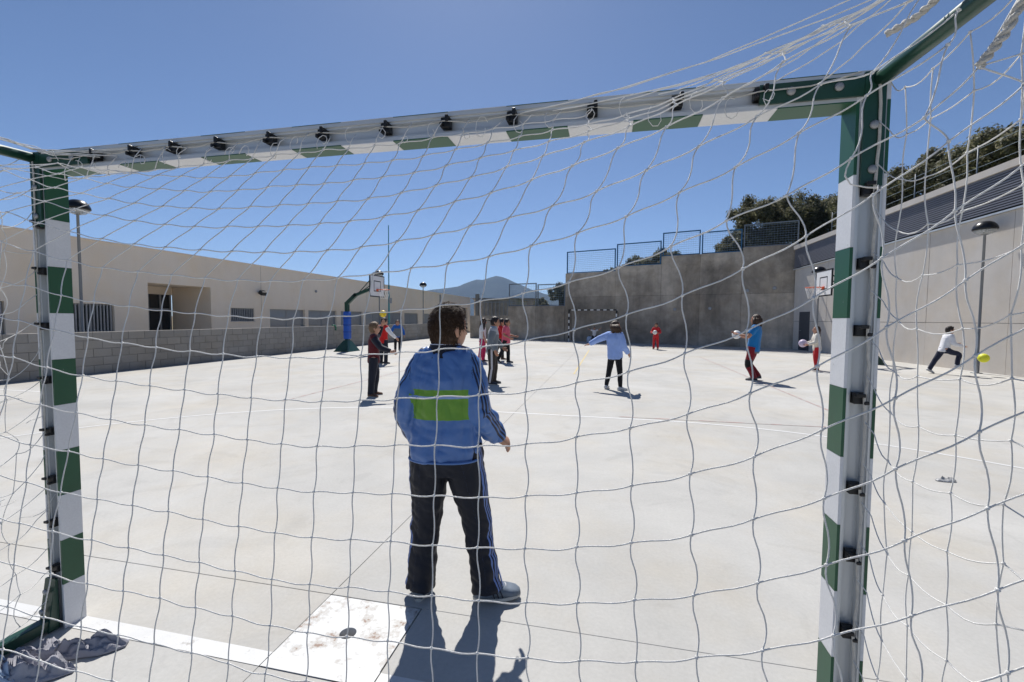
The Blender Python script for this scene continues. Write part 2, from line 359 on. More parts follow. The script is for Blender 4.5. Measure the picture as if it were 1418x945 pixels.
boxo('core', (S[0], .03, -.1), (S[-1], .3, 4.1), M_dark, rw_)
for i in range(4): panels(rw_, S[i], S[i+1], ST[i], 2.5, [2.75])
# tie-hole plugs
for sx, z in ((back_s(6.1), 2.0), (back_s(7.75), 2.9), (back_s(8.9), 3.0), (back_s(4.4), 1.95)):
    bm = bmesh.new(); lathe(bm, [(.09, 0), (.09, .02), (.06, .025)], 14); o = bm_obj('tie_plug', bm, M_steel, rw_, True, (sx, -.012, z), (pi/2, 0, 0))
# fences on the walls
M_blue = mat('blue_fence_steel', (.035, .13, .25), .45, var=.1, metal=.2); M_wire = mat('fence_wire', (.25, .33, .42), .5)
M_gfence = mat('grey_fence_steel', (.16, .19, .23), .5)
def fence(par, s0, s1, z0, z1, m):
    fp = boxes('fence_frame', [((s0, .13, z0), (s0+.06, .19, z1)), ((s1-.06, .13, z0), (s1, .19, z1)), ((s0+.06, .135, z1-.06), (s1-.06, .185, z1)), ((s0+.06, .135, z0+.02), (s1-.06, .185, z0+.07))], m, par)
    z = z0+.14
    while z < z1-.09: boxo('wire', (s0+.06, .154, z), (s1-.06, .163, z+.009), M_wire, fp); z += .115
    bm = bmesh.new(); x = s0+.16
    while x < s1-.09: box(bm, (x, .1635, z0+.07), (x+.005, .168, z1-.06)); x += .12
    o = bm_obj('upright_wires', bm, M_wire, fp)
f1 = thing('fence', 'blue steel mesh fence panels stepping up along the top of the tall retaining wall', 'fence', BA, bang); f1['kind'] = 'thing'
fence(f1, S[0]+.02, S[1]-.05, 4.22, 5.58, M_blue); fence(f1, S[1]+.02, S[2]-.05, 4.48, 5.82, M_blue)
fence(f1, S[2]+.02, S[2]+1.98, 4.92, 6.24, M_blue); fence(f1, S[2]+2.05, S[3]-.05, 4.92, 6.1, M_blue); fence(f1, S[3]+.02, BL-.05, 5.12, 6.3, M_gfence)
f2 = thing('fence', 'grey mesh fence on the lower concrete wall in front of the mountain', 'fence', BA, bang); f2['kind'] = 'thing'
fence(f2, back_s(-5.84), back_s(-3.86), 2.21, 3.72, M_gfence); fence(f2, back_s(-3.78), back_s(-1.92), 2.21, 3.62, M_gfence)

# ---------------- right wall of precast panels with louvre band
RA, RB = Vector((9.66, 22.6, 0)), Vector((12.75, 0, 0)); rd_ = (RB-RA).normalized(); RL = (RB-RA).length; rang = math.atan2(rd_.y, rd_.x)
rwl = thing('precast_wall', 'high pale concrete panel wall with a louvre band on the right', 'wall', RA, rang); rwl['kind'] = 'thing'
def zb(s): return 3.84+.0445*s
def zt(s): return 4.97+.057*s
boxo('core', (0, .04, -.1), (RL, .3, 3.7), M_dark, rwl)
cw = RL/9
for i in range(9):
    for r in range(2):
        bm = bmesh.new(); s0, s1 = i*cw+.006, (i+1)*cw-.006; dy = R.uniform(-.004, .004)
        box(bm, (s0, dy, -.1 if r == 0 else 1.366), (s1, .36, 1.354 if r == 0 else 3))
        if r:
            for v in bm.verts:
                if v.co.z > 2.9: v.co.z = zb(v.co.x)
        bm_obj('precast_panel', bm, M_castR, rwl)
M_louv = mat('louvre_steel', (.19, .195, .225), .5, var=.05, metal=.1)
bm = bmesh.new(); box(bm, (-.05, .12, 0), (RL, .2, 1))
for v in bm.verts: v.co.z = (zt(v.co.x)-.16) if v.co.z > .5 else zb(v.co.x)-.02
bm_obj('louvre_back', bm, M_dark, rwl)
NS = 15
for k in range(NS):
    bm = bmesh.new(); box(bm, (-.03, -.04, 0), (RL, .05, 1))
    for v in bm.verts:
        f = (k+.25)/NS; z = zb(v.co.x)+.09+(zt(v.co.x)-.16-zb(v.co.x)-.09)*f
        v.co.z = z+(.042 if v.co.z > .5 else 0)+(.02 if v.co.y > 0 else 0)
    bm_obj('louvre', bm, M_louv, rwl)
for nm, lo, hi, y0, y1, m in (('sill_flashing', 0, .05, -.07, .36, M_alu), ('coping', None, None, -.09, .5, M_castR)):
    bm = bmesh.new(); box(bm, (-.06, y0, 0), (RL, y1, 1))
    for v in bm.verts:
        if lo is not None: v.co.z = zb(v.co.x)+(.05 if v.co.z > .5 else .004)
        else: v.co.z = zt(v.co.x)+(.04 if v.co.z > .5 else -.15)
    bm_obj(nm, bm, m, rwl)
dd = boxo('steel_door', (.55, -.03, 0), (1.35, -.007, 1.8), mat('door_grey', (.07, .075, .085), .5), rwl); boxo('handle', (.65, -.06, .9), (.75, -.031, .93), M_steel, dd)
# ---------------- terrain behind the walls
def hill(fn, nu, nv, name, m):
    bm = bmesh.new(); V = [[bm.verts.new(fn(i/nu, j/nv)) for j in range(nv+1)] for i in range(nu+1)]
    for i in range(nu):
        for j in range(nv): bm.faces.new((V[i][j], V[i+1][j], V[i+1][j+1], V[i][j+1]))
    o = bm_obj(name, bm, m, smooth=True); tag(o, kind='structure'); return o
def hb(u, v):
    s = u*(BL+14); p = BA+bd*s+Vector((-bd.y, bd.x, 0))*(.32+v*v*60)
    z = 1.2+max(0, min(1, (s-2.5)/5))*.95+max(0, min(1, (s-6.7)/.5))*1.9+max(0, min(1, (s-9)/9))*.9+v*v*3.5+noise.noise(p*.3)*.5*min(1, v*8)
    return Vector((p.x, p.y, z))
hill(hb, 50, 24, 'hillside', M_grass)
def hr(u, v):
    s = -8+u*(RL+16); p = RA+rd_*s+Vector((-rd_.y, rd_.x, 0))*(.5+v*v*60)
    return Vector((p.x, p.y, 4.55+.05*max(0, s)+v*v*6+noise.noise(p*.3)*.5*min(1, v*8)))
hill(hr, 40, 20, 'hillside', M_grass)
# mountain range far away
M_mtn = mat('mountain_scrub', (.045, .05, .038), 1., var=.4, vs_=.006, fine=.2, spec=0.)
prof = [(-3000, 90), (-1900, 130), (-1560, 160), (-1308, 197), (-1180, 214), (-1049, 232), (-970, 262), (-916, 277), (-870, 272), (-820, 290), (-772, 300), (-720, 288), (-647, 258), (-580, 232), (-509, 198), (-440, 172), (-379, 157), (-250, 120), (0, 90), (400, 60), (1500, 50), (3000, 60)]
def pf(x):
    for (a, ha), (b_, hb_) in zip(prof, prof[1:]):
        if a <= x <= b_: t = (x-a)/(b_-a); return ha+(hb_-ha)*t
    return 40
def mt(u, v):
    a = -3000+6000*u; y = 2500+1500*v; t = abs(v-.35)/.35 if v < .35 else (v-.35)/.65
    h = pf(a)*(1-t**1.3)*1.0
    q = Vector((a*.006, y*.006, 0)); h += (noise.fractal(q, 1, 2, 5)*13+noise.noise(q*.4)*3)*(1-abs(2*v-1))*(.25+pf(a)/300)*.6
    return Vector((a*(y/3025), y, max(h, 0)*1.0-1.5))
hill(mt, 300, 46, 'mountain', M_mtn)
NET = {
 3: (0, [(-648,-120,1957),(-533,-120,1965),(-433,-120,1966),(-339,-120,1970),(-239,-120,1970),(-144,-120,1975),(-46,-120,1971),(52,-120,1974),(148,-120,1976),(259,-120,1984),(366,-120,1989),(467,-120,1997),(563,-120,2002),(659,-120,2007),(760,-120,2011)]),
 4: (-5, [(-1257,-186,1980),(-1147,-184,1958),(-1017,-181,1940),(-902,-178,1923),(-797,-175,1909),(-691,-173,1901),(-589,-171,1890),(-483,-170,1889),(-379,-170,1893),(-265,-169,1898),(-166,-168,1900),(-60,-168,1900),(42,-168,1900),(143,-168,1903),(249,-168,1909),(358,-169,1921),(463,-169,1934),(564,-170,1945),(663,-172,1955),(766,-176,1961),(877,-185,1976),(1000,-196,2002),(1104,-207,2037),(1222,-220,2084),(1348,-232,2128),(1472,-245,2173)]),
 5: (-5, [(-1283,-240,1949),(-1176,-236,1919),(-1065,-233,1897),(-957,-230,1873),(-841,-227,1855),(-731,-224,1843),(-622,-222,1832),(-517,-220,1823),(-404,-219,1823),(-289,-217,1827),(-179,-216,1828),(-75,-216,1827),(29,-215,1832),(130,-216,1834),(239,-216,1842),(345,-217,1856),(453,-218,1871),(557,-220,1885),(661,-224,1902),(773,-229,1919),(878,-236,1940),(996,-245,1971),(1107,-255,2007),(1231,-266,2058),(1354,-278,2104),(1475,-291,2153)]),
 6: (-5, [(-1354,-293,1924),(-1233,-289,1885),(-1121,-285,1851),(-1003,-281,1826),(-885,-277,1803),(-775,-274,1783),(-659,-272,1767),(-547,-269,1757),(-436,-266,1750),(-315,-264,1752),(-207,-263,1752),(-101,-262,1752),(3,-262,1755),(109,-262,1757),(220,-263,1769),(331,-264,1784),(439,-266,1800),(547,-269,1823),(651,-273,1844),(765,-279,1871),(881,-285,1900),(994,-293,1940),(1107,-302,1981),(1234,-312,2032),(1356,-324,2080),(1477,-336,2137)]),
 7: (-3, [(-1215,-336,1823),(-1093,-332,1789),(-968,-327,1757),(-841,-323,1732),(-722,-319,1710),(-602,-315,1694),(-487,-312,1684),(-364,-309,1680),(-249,-308,1676),(-140,-307,1676),(-29,-307,1677),(72,-307,1680),(187,-308,1690),(295,-310,1702),(407,-312,1721),(514,-316,1739),(628,-320,1766),(737,-325,1794),(853,-332,1829),(969,-339,1869),(1095,-347,1922),(1220,-357,1987),(1347,-368,2041),(1478,-379,2088)]),
 8: (-2, [(-1187,-382,1744),(-1056,-375,1704),(-933,-370,1672),(-801,-364,1645),(-673,-359,1625),(-554,-355,1612),(-424,-352,1601),(-307,-350,1594),(-191,-349,1589),(-85,-349,1587),(26,-349,1589),(136,-351,1594),(250,-353,1607),(360,-355,1622),(467,-359,1641),(576,-363,1657),(691,-368,1682),(802,-374,1711),(920,-381,1753),(1036,-388,1798),(1157,-397,1852),(1278,-406,1906),(1371,-416,1915),(1512,-427,2016)]),
 9: (-1, [(-1147,-423,1635),(-1022,-413,1603),(-890,-406,1571),(-752,-400,1545),(-616,-395,1530),(-490,-392,1519),(-367,-390,1509),(-251,-388,1502),(-137,-388,1497),(-26,-389,1499),(86,-390,1503),(199,-392,1514),(312,-395,1526),(418,-398,1536),(532,-403,1551),(643,-407,1575),(759,-412,1602),(874,-418,1636),(991,-425,1684),(1106,-432,1731),(1228,-440,1793),(1347,-449,1855),(1478,-458,1935)]),
 10: (0, [(-1000,-451,1488),(-861,-444,1455),(-738,-437,1436),(-606,-432,1422),(-488,-428,1409),(-368,-426,1401),(-252,-424,1394),(-139,-424,1390),(-31,-425,1388),(80,-426,1393),(192,-428,1402),(301,-431,1413),(411,-434,1425),(521,-438,1436),(631,-442,1455),(743,-447,1480),(858,-452,1513),(971,-458,1556),(1084,-464,1608),(1198,-471,1654),(1311,-479,1721),(1429,-486,1787),(1507,-495,1870)]),
 11: (0, [(-977,-485,1375),(-845,-477,1346),(-718,-471,1324),(-595,-465,1310),(-473,-461,1299),(-354,-458,1291),(-240,-457,1285),(-129,-456,1281),(-19,-457,1279),(88,-458,1284),(199,-460,1292),(312,-463,1303),(420,-466,1313),(531,-469,1321),(643,-473,1339),(759,-477,1367),(877,-482,1403),(994,-487,1445),(1112,-493,1500),(1227,-499,1564),(1339,-505,1639),(1455,-512,1730),(1563,-519,1821)]),
 12: (0, [(-956,-514,1261),(-831,-507,1233),(-702,-500,1212),(-581,-495,1199),(-462,-491,1189),(-344,-487,1182),(-231,-486,1174),(-122,-485,1168),(-14,-485,1168),(97,-486,1169),(211,-488,1178),(318,-491,1188),(427,-493,1197),(535,-497,1207),(650,-500,1220),(768,-504,1247),(882,-509,1276),(998,-513,1320),(1117,-518,1371),(1235,-524,1437),(1347,-530,1513),(1457,-535,1596),(1564,-541,1685)]),
 13: (0, [(-949,-540,1147),(-821,-533,1124),(-692,-527,1105),(-570,-521,1091),(-452,-517,1081),(-336,-513,1074),(-221,-511,1067),(-114,-511,1059),(-7,-511,1055),(101,-512,1056),(210,-513,1064),(322,-515,1075),(430,-518,1083),(540,-521,1089),(656,-524,1103),(771,-528,1128),(887,-532,1156),(1003,-537,1194),(1121,-541,1244),(1238,-546,1303),(1349,-551,1381),(1465,-557,1467),(1571,-562,1553)]),
 14: (0, [(-953,-563,1033),(-829,-556,1008),(-692,-550,997),(-571,-544,982),(-450,-540,972),(-335,-536,964),(-221,-534,956),(-111,-533,948),(-3,-533,944),(106,-534,944),(218,-535,953),(326,-537,961),(437,-540,967),(549,-543,975),(661,-546,990),(775,-549,1009),(892,-553,1037),(1008,-558,1074),(1126,-562,1120),(1241,-567,1182),(1357,-572,1250),(1473,-577,1332),(1584,-582,1418)]),
 15: (0, [(-949,-584,923),(-815,-577,904),(-695,-571,883),(-568,-565,872),(-448,-561,865),(-330,-557,858),(-219,-555,847),(-107,-553,839),(4,-553,834),(113,-554,835),(223,-555,843),(332,-557,852),(441,-559,856),(552,-562,865),(663,-565,878),(778,-569,897),(892,-573,922),(1010,-577,954),(1123,-581,1001),(1242,-586,1056),(1353,-591,1124),(1473,-596,1201),(1588,-601,1282)]),
 16: (0, [(-944,-603,809),(-817,-596,790),(-701,-590,776),(-566,-584,764),(-443,-579,754),(-328,-576,746),(-214,-573,739),(-103,-572,729),(8,-572,722),(118,-572,724),(227,-573,733),(335,-575,739),(446,-577,745),(561,-580,752),(671,-583,766),(782,-587,784),(900,-591,810),(1014,-595,839),(1129,-600,884),(1243,-604,937),(1362,-610,1000),(1478,-615,1073),(1590,-621,1149)]),
 17: (0, [(-947,-621,695),(-814,-614,677),(-684,-608,664),(-561,-602,649),(-442,-597,642),(-322,-594,638),(-210,-591,627),(-97,-589,620),(15,-589,612),(123,-589,612),(232,-590,620),(341,-592,629),(452,-594,632),(563,-597,641),(677,-600,653),(790,-604,670),(905,-608,691),(1020,-612,724),(1136,-617,762),(1251,-623,815),(1368,-628,874),(1486,-634,942),(1598,-640,1014)]),
 18: (0, [(-945,-639,580),(-812,-632,565),(-690,-625,548),(-564,-619,537),(-442,-614,530),(-325,-611,523),(-208,-608,516),(-97,-606,506),(13,-606,499),(129,-606,502),(237,-607,503),(348,-608,517),(458,-610,517),(566,-613,527),(684,-617,539),(798,-620,554),(912,-625,571),(1028,-630,608),(1143,-635,641),(1260,-641,694),(1374,-647,750),(1493,-653,813),(1606,-660,881)]),
 19: (0, [(-942,-656,462),(-811,-649,452),(-686,-642,436),(-561,-636,424),(-446,-631,415),(-327,-628,404),(-204,-625,402),(-96,-623,388),(12,-622,384),(135,-622,389),(243,-623,384),(356,-624,402),(466,-627,399),(571,-629,411),(692,-633,424),(806,-637,437),(919,-642,450),(1035,-647,492),(1150,-653,520),(1268,-659,574),(1381,-666,626),(1500,-672,686),(1613,-679,751)]),
}
# ============================================================ NEAR GOAL
goal = thing('handball_goal', 'near handball goal frame with green and white striped posts seen from behind', 'goal', (0, 0, 0))
def ext_profile(wd=.08, dp=.08):
    h = wd/2
    return [(-h, 0), (-h, -dp), (-.027, -dp), (-.027, -dp+.007), (-.02, -dp+.007), (-.02, -dp+.026), (.02, -dp+.026), (.02, -dp+.007), (.027, -dp+.007), (.027, -dp), (h, -dp), (h, 0)]
def extrusion(name, length, parent, to_world):
    bm = bmesh.new(); prism(bm, ext_profile(), 0, length); fix(bm)
    for v in bm.verts: v.co = to_world(v.co)
    fix(bm); return bm_obj(name, bm, M_alu, parent)
def band(parent, m, z0, z1, to_world, lip0=.012, lip1=.012):
    """U-shaped film wrapped round front and sides, with lips on the back face"""
    h = .0412; bm = bmesh.new()
    P = [(-h+lip0, -.0812), (-h, -.0812), (-h, .0012), (h, .0012), (h, -.0812), (h-lip1, -.0812)]
    a = [bm.verts.new(to_world(Vector((x, y, z0)))) for x, y in P]; b_ = [bm.verts.new(to_world(Vector((x, y, z1)))) for x, y in P]
    for i in range(5): bm.faces.new((a[i], a[i+1], b_[i+1], b_[i]))
    return bm_obj('band', bm, m, parent)
M_gfilm = M_gband
posts = {}
for sx in (-1, 1):
    tw = lambda v, sx=sx: Vector((sx*1.54+v.x, v.y, v.z))
    po = extrusion('post', 2.08, goal, tw); posts[sx] = po
    for k in range(10): band(po, M_wband if k % 2 == 0 else M_gfilm, k*.2+.0005, (k+1)*.2-.0005, tw, lip0=.008, lip1=.008)
twb = lambda v: Vector((-1.5+v.z, v.y, 2.04+v.x))
cb = extrusion('crossbar', 3.0, goal, twb)
for k in range(15): band(cb, M_gfilm if k % 2 == 0 else M_wband, k*.2+.0005, (k+1)*.2-.0005, twb, lip0=.003, lip1=.002)
for sx in (-1, 1): # corner cube
    boxo('corner_block', (sx*1.54-.041, -.0815, 2.0405-.04), (sx*1.54+.041, .0015, 2.082), M_wband, goal)
# net clips: small black hooks riding in the slot
def clip(par, mtx):
    bm = bmesh.new()
    box(bm, (-.017, -.012, -.016), (.017, .014, .016), .002, mtx); box(bm, (-.017, -.026, .004), (-.006, -.011, .016), .002, mtx); box(bm, (.004, -.026, -.016), (.017, -.011, -.006), .002, mtx)
    box(bm, (-.017, -.032, .006), (.004, -.025, .016), .001, mtx)
    return bm_obj('net_clip', bm, M_black, par)
for z in (1.759, 1.554, 1.365, 1.172, .91, .71, .48, .27): clip(posts[1], Matrix.Translation((1.54, -.075, z)))
for z in (1.777, 1.58, 1.344, 1.111, .885, .67, .477, .27): clip(posts[-1], Matrix.Translation((-1.54, -.075, z)))
CBX = [-1.223, -1.027, -.83, -.622, -.393, -.175, .072, .292, .519, .776, 1.026, 1.253]
for x in CBX: clip(cb, Matrix.Translation((x, -.075, 2.045)) @ Matrix.Rotation(pi/2, 4, 'Y'))
# green corner brackets set in the slot, with bolts
for sx in (-1, 1):
    br = boxes('corner_bracket', [((sx*1.54-.026, -.090, 1.765), (sx*1.54+.026, -.0815, 2.075)), ((min(sx*1.25, sx*1.513), -.0895, 2.012), (max(sx*1.25, sx*1.513), -.082, 2.066))], M_green, goal)
    for x, z in ((1.54, 1.81), (1.54, 1.93), (1.45, 2.04), (1.33, 2.04)):
        bm = bmesh.new(); lathe(bm, [(.012, 0), (.012, .003), (.009, .007), (.003, .008)], 12); bm_obj('bolt', bm, M_steel, br, True, (sx*x, -.0905, z), (pi/2, 0, 0))
# rear frame: depth bar at the top, curved stay, ground bar
for sx in (-1, 1):
    X = sx*1.552
    pts = [(X, -.06, 2.055), (X+sx*.01, -.3, 2.05), (X+sx*.02, -.56, 2.045), (X+sx*.025, -.68, 2.01), (X+sx*.03, -.78, 1.93), (X+sx*.03, -.86, 1.7), (X+sx*.03, -.93, 1.2), (X+sx*.03, -1.0, .5), (X+sx*.03, -1.03, .03)]
    st = tubeo('rear_stay', pts, .021, M_green, goal, 12)
    boxo('ground_bar', (min(X-.024, X+.024), -1.07, .012), (max(X-.024, X+.024), -.085, .06), M_green, goal, bev=.004)
    bm = bmesh.new(); box(bm, (X-.03, -.13, .004), (X+.03, -.083, .23), .004)
    for v in bm.verts:
        if v.co.z > .1 and v.co.y < -.1: v.co.y = -.095
    ft = bm_obj('foot_bracket', bm, M_green, goal)
    for z in (.1, .18):
        bm = bmesh.new(); lathe(bm, [(.012, 0), (.012, .006), (.006, .009)], 10); bm_obj('bolt', bm, M_steel, ft, True, (X, -.128 if z < .15 else -.112, z), (pi/2, 0, 0))
tubeo('rear_ground_tube', [(-1.58, -1.05, .035), (1.58, -1.05, .035)], .02, M_green, goal, 10)

# ============================================================ NET
net = thing('goal_net', 'white knotted cord net hanging from the near goal frame', 'net', (0, -.5, 0))
NO = Vector((0, -.5, 0)); CR = .0016; rn = random.Random(11)
kn = {}
for r, (c0, L) in NET.items():
    for i, q in enumerate(L): kn[(r, c0+i)] = Vector(q)/1000
for r in range(3, 20):                     # off-frame columns towards the left corner
    cs = [c for (rr, c) in kn if rr == r]; c0 = min(cs); b0 = kn[(r, c0)]; b1 = kn[(r, c0+3)]
    sl_ = (b0.z-b1.z)/3*.6
    for c in range(c0-1, -7, -1):
        k = c0-c; kn[(r, c)] = Vector((max(b0.x-.113*k, -1.58), b0.y, min(b0.z+sl_*k, 2.09)))
    if r > 3: kn[(r, -6)].x = -1.575
for c in range(-6, 23):                    # down to the ground
    r = max(rr for (rr, cc) in kn if cc == c)
    while kn[(r, c)].z > .14:
        q = kn[(r, c)]; kn[(r+1, c)] = Vector((q.x+rn.uniform(-.006, .006), q.y-.016, q.z-.114)); r += 1
def cord(name, pts, rad=CR, n=5):
    bm = bmesh.new(); tube(bm, [p-NO for p in pts], rad, n); return bm_obj(name, bm, M_cord, net, smooth=True)
def vedge(a, b, c, rnd):
    """vertical strand: slack S-curve that swings out just above the lower knot"""
    A = (.0068 if c >= 14 else .0028 if c > 7 else -.0025)*rnd.uniform(.5, 1.3)
    if c >= 17: A *= 1.35
    d = b-a; out = []
    for k in range(1, 8):
        t = k/8; s = sin(pi*t**1.9)*1.0-.45*sin(pi*min(1, t*2.2))*(t < .46)
        out.append(a+d*t+Vector((A*s, A*.5*s, 0)))
    return out
def hedge(a, b, rnd):
    A = rnd.uniform(.001, .0045); d = b-a; B = rnd.uniform(-.003, .003)
    return [a+d*(k/6)+Vector((0, B*sin(pi*k/6), -A*sin(pi*k/6)+.002*sin(2*pi*k/6))) for k in range(1, 6)]
for c in range(-6, 23):
    rs = sorted(r for (r, cc) in kn if cc == c); pts = [kn[(rs[0], c)]]
    for r0, r1 in zip(rs, rs[1:]):
        if c == 20 and r0 == 10:      # long loose loop by the right post
            a, b_ = kn[(10, 20)], kn[(11, 20)]
            pts += [a+Vector((-.008, 0, -.02)), a+Vector((-.010, 0, -.035)), a+Vector((0, .0, -.052)), a+Vector((.03, 0, -.06)), a+Vector((.05, .0, -.062)), b_+Vector((.008, 0, .018)), b_+Vector((.008, 0, .008))]
        else: pts += vedge(kn[(r0, c)], kn[(r1, c)], c, rn)
        pts.append(kn[(r1, c)])
    cord('cord', pts)
for r in sorted({r for r, c in kn}):
    cs = sorted(c for (rr, c) in kn if rr == r); run = [cs[0]]
    runs = []
    for c in cs[1:]:
        if c == run[-1]+1: run.append(c)
        else: runs.append(run); run = [c]
    runs.append(run)
    for run in runs:
        if len(run) < 2: continue
        pts = [kn[(r, run[0])]]
        for c0, c1 in zip(run, run[1:]): pts += hedge(kn[(r, c0)], kn[(r, c1)], rn)+[kn[(r, c1)]]
        cord('cord', pts, CR*1.08)
bm = bmesh.new()
for k, p in kn.items():
    q = Quaternion((rn.random(), rn.random(), rn.random()), rn.uniform(0, 3)).to_matrix().to_4x4()
    bmesh.ops.create_icosphere(bm, subdivisions=1, radius=.0041, matrix=Matrix.Translation(p-NO) @ q @ Matrix.Diagonal((1.25, .9, .95, 1)))
o = bm_obj('knots', bm, M_cord, net, smooth=True); o['kind'] = 'stuff'
# ties from the top knots up to the clip line of the crossbar, and curled loose ends
for c in range(-6, 15):
    a = kn[(3, c)]; b_ = Vector((a.x+rn.uniform(.01, .04), -.098, 2.035+rn.uniform(-.01, .012)))
    m_ = (a+b_)/2+Vector((rn.uniform(-.012, .012), -.012, rn.uniform(-.015, .01))); cord('cord', [a, (a+m_)/2+Vector((.004, -.004, .0)), m_, (m_+b_)/2, b_])
for k in range(26):
    x = -1.25+k*.1+rn.uniform(-.03, .03); z = 2.02+rn.uniform(-.02, .02); r0 = rn.uniform(.010, .02); ph = rn.uniform(0, 6)
    cord('loose_loop', [Vector((x+cos(ph+t*.8)*r0, -.100-.003*t-.004*sin(t), z+sin(ph+t*.8)*r0*1.4-.004*t)) for t in range(0, rn.randint(6, 9))], CR*.8)
# lacing rope threaded through the clips
def lace(pts0, sag, ax, name='lacing_rope', rad=.0032):
    pts = []
    for a, b_ in zip(pts0, pts0[1:]):
        for k in range(8):
            t = k/8; pts.append(a.lerp(b_, t)+Vector(ax)*sag*sin(pi*t)*rn.uniform(.6, 1.2))
    pts.append(pts0[-1]); bm = bmesh.new(); tube(bm, [p-NO for p in pts], rad, 6)
    return bm_obj(name, bm, M_rope, net, smooth=True)
lace([Vector((-1.45, -.096, 2.045))]+[Vector((x, -.098, 2.045)) for x in CBX]+[Vector((1.5, -.098, 2.072))], .012, (0, 0, -1), rad=.0022)
for sx, zs in ((1, (2.06, 1.759, 1.554, 1.365, 1.172, .91, .71, .48, .27)), (-1, (2.06, 1.777, 1.58, 1.344, 1.111, .885, .67, .477, .27))):
    lace([Vector((sx*1.546, -.094, z)) for z in zs], .006, (1, 0, 0), rad=.0042 if sx > 0 else .003)
def twist(pts0, rad, name):
    """two-strand twisted rope"""
    P = [Vector(p) for p in pts0]; dense = []
    for a, b_ in zip(P, P[1:]):
        for k in range(14): dense.append(a.lerp(b_, k/14))
    dense.append(P[-1]); F = frames(dense)
    for s in (0, pi):
        bm = bmesh.new(); tube(bm, [p+(n_*cos(i*.75+s)+b2*sin(i*.75+s))*rad*.55-NO for i, (p, (t_, n_, b2)) in enumerate(zip(dense, F))], rad*.7, 6)
        bm_obj(name, bm, M_rope, net, smooth=True)
twist([(1.485, -.235, 2.09), (1.51, -.30, 2.085), (1.53, -.36, 2.10), (1.55, -.45, 2.11), (1.56, -.56, 2.09)], .0075, 'edge_rope')
twist([kn[(10, 22)], kn[(10, 22)]+Vector((.03, -.012, .05)), kn[(10, 22)]+Vector((.05, -.03, .12)), kn[(10, 22)]+Vector((.055, -.05, .2))], .0075, 'edge_rope')
# upper strands drawn from the crossbar back over the depth bar
for k in range(9):
    a = Vector((.55+.105*k, -.105, 2.055+rn.uniform(-.02, .02))); b_ = Vector((1.50+rn.uniform(-.02, .05), -.24-.035*k, 2.13+rn.uniform(0, .07))); pts = [a]
    for t in range(1, 12): pts.append(a.lerp(b_, t/12)+Vector((0, rn.uniform(-.004, .004), -.03*sin(pi*t/12)+rn.uniform(-.004, .004))))
    cord('cord', pts+[b_, b_+Vector((.06, -.05, .03))])
# side nets between post and rear stay
def side_net(sx, mess):
    X = sx*1.565; cols = [-.11, -.20, -.30, -.40, -.50]; rows = 17; q = {}
    for i, y in enumerate(cols):
        for j in range(rows):
            z = 2.03-j*.118-.045*sin(pi*i/4.2)-(.02 if i else 0)
            q[(i, j)] = Vector((X+rn.uniform(-.006, .006)*(1+mess*3)-(sx*.02*sin(pi*i/4)), y+rn.uniform(-.008, .008)*(1+mess*2)-.03*(j/rows)*i*.6, max(z+rn.uniform(-.008, .008)*(1+mess*2), .03)))
    for i in range(len(cols)):
        pts = [q[(i, 0)]]
        for j in range(rows-1):
            a, b_ = q[(i, j)], q[(i, j+1)]; A = rn.uniform(-.01, .01)*(1+mess*1.5)
            pts += [a+(b_-a)*(k/5)+Vector((0, A*sin(pi*k/5), 0)) for k in range(1, 5)]+[b_]
        if i: cord('side_cord', pts, CR*.92)
    for j in range(rows):
        pts = [Vector((sx*1.548, -.096, q[(0, j)].z+.03))]
        for i in range(len(cols)):
            if i:
                a, b_ = q[(i-1, j)], q[(i, j)]; A = rn.uniform(.004, .016)
                pts += [a+(b_-a)*(k/5)-Vector((0, 0, A*sin(pi*k/5))) for k in range(1, 5)]
            pts.append(q[(i, j)])
        tgt = min((p for (r, c), p in kn.items() if c == (22 if sx > 0 else -6)), key=lambda p: abs(p.z-q[(4, j)].z)); pts.append(tgt)
        cord('side_cord', pts, CR*.92)
    bm = bmesh.new()
    for (i, j), p in q.items():
        if i: bmesh.ops.create_icosphere(bm, subdivisions=1, radius=.0036, matrix=Matrix.Translation(p-NO))
    o = bm_obj('side_knots', bm, M_cord, net, smooth=True); o['kind'] = 'stuff'
    for k in range(mess*14):
        z = rn.uniform(.3, 1.6); y = rn.uniform(-.14, -.32); pts = []; p = Vector((X, y, z)); v = Vector((0, rn.uniform(-1, 1), rn.uniform(-1, .3)))
        for t in range(rn.randint(5, 9)): pts.append(p.copy()); v = (v+Vector((rn.uniform(-.5, .5), rn.uniform(-.9, .9), rn.uniform(-.9, .7)))).normalized(); p = p+v*.022
        cord('loose_loop', pts, CR*.8)
side_net(1, 0); side_net(-1, 1)
# bunched cords lying over the left depth bar
for k in range(7):
    z = 2.085+rn.uniform(-.005, .014); pts = [Vector((-1.52-.01*t+rn.uniform(-.012, .012), -.10-.075*t, z+rn.uniform(-.006, .008)+.004*t)) for t in range(8)]
    cord('cord', [Vector((-1.2+rn.uniform(-.2, .25), -.105, 2.03+rn.uniform(-.012, .02))), Vector((-1.42, -.10, 2.06+rn.uniform(-.01, .015)))]+pts, CR)

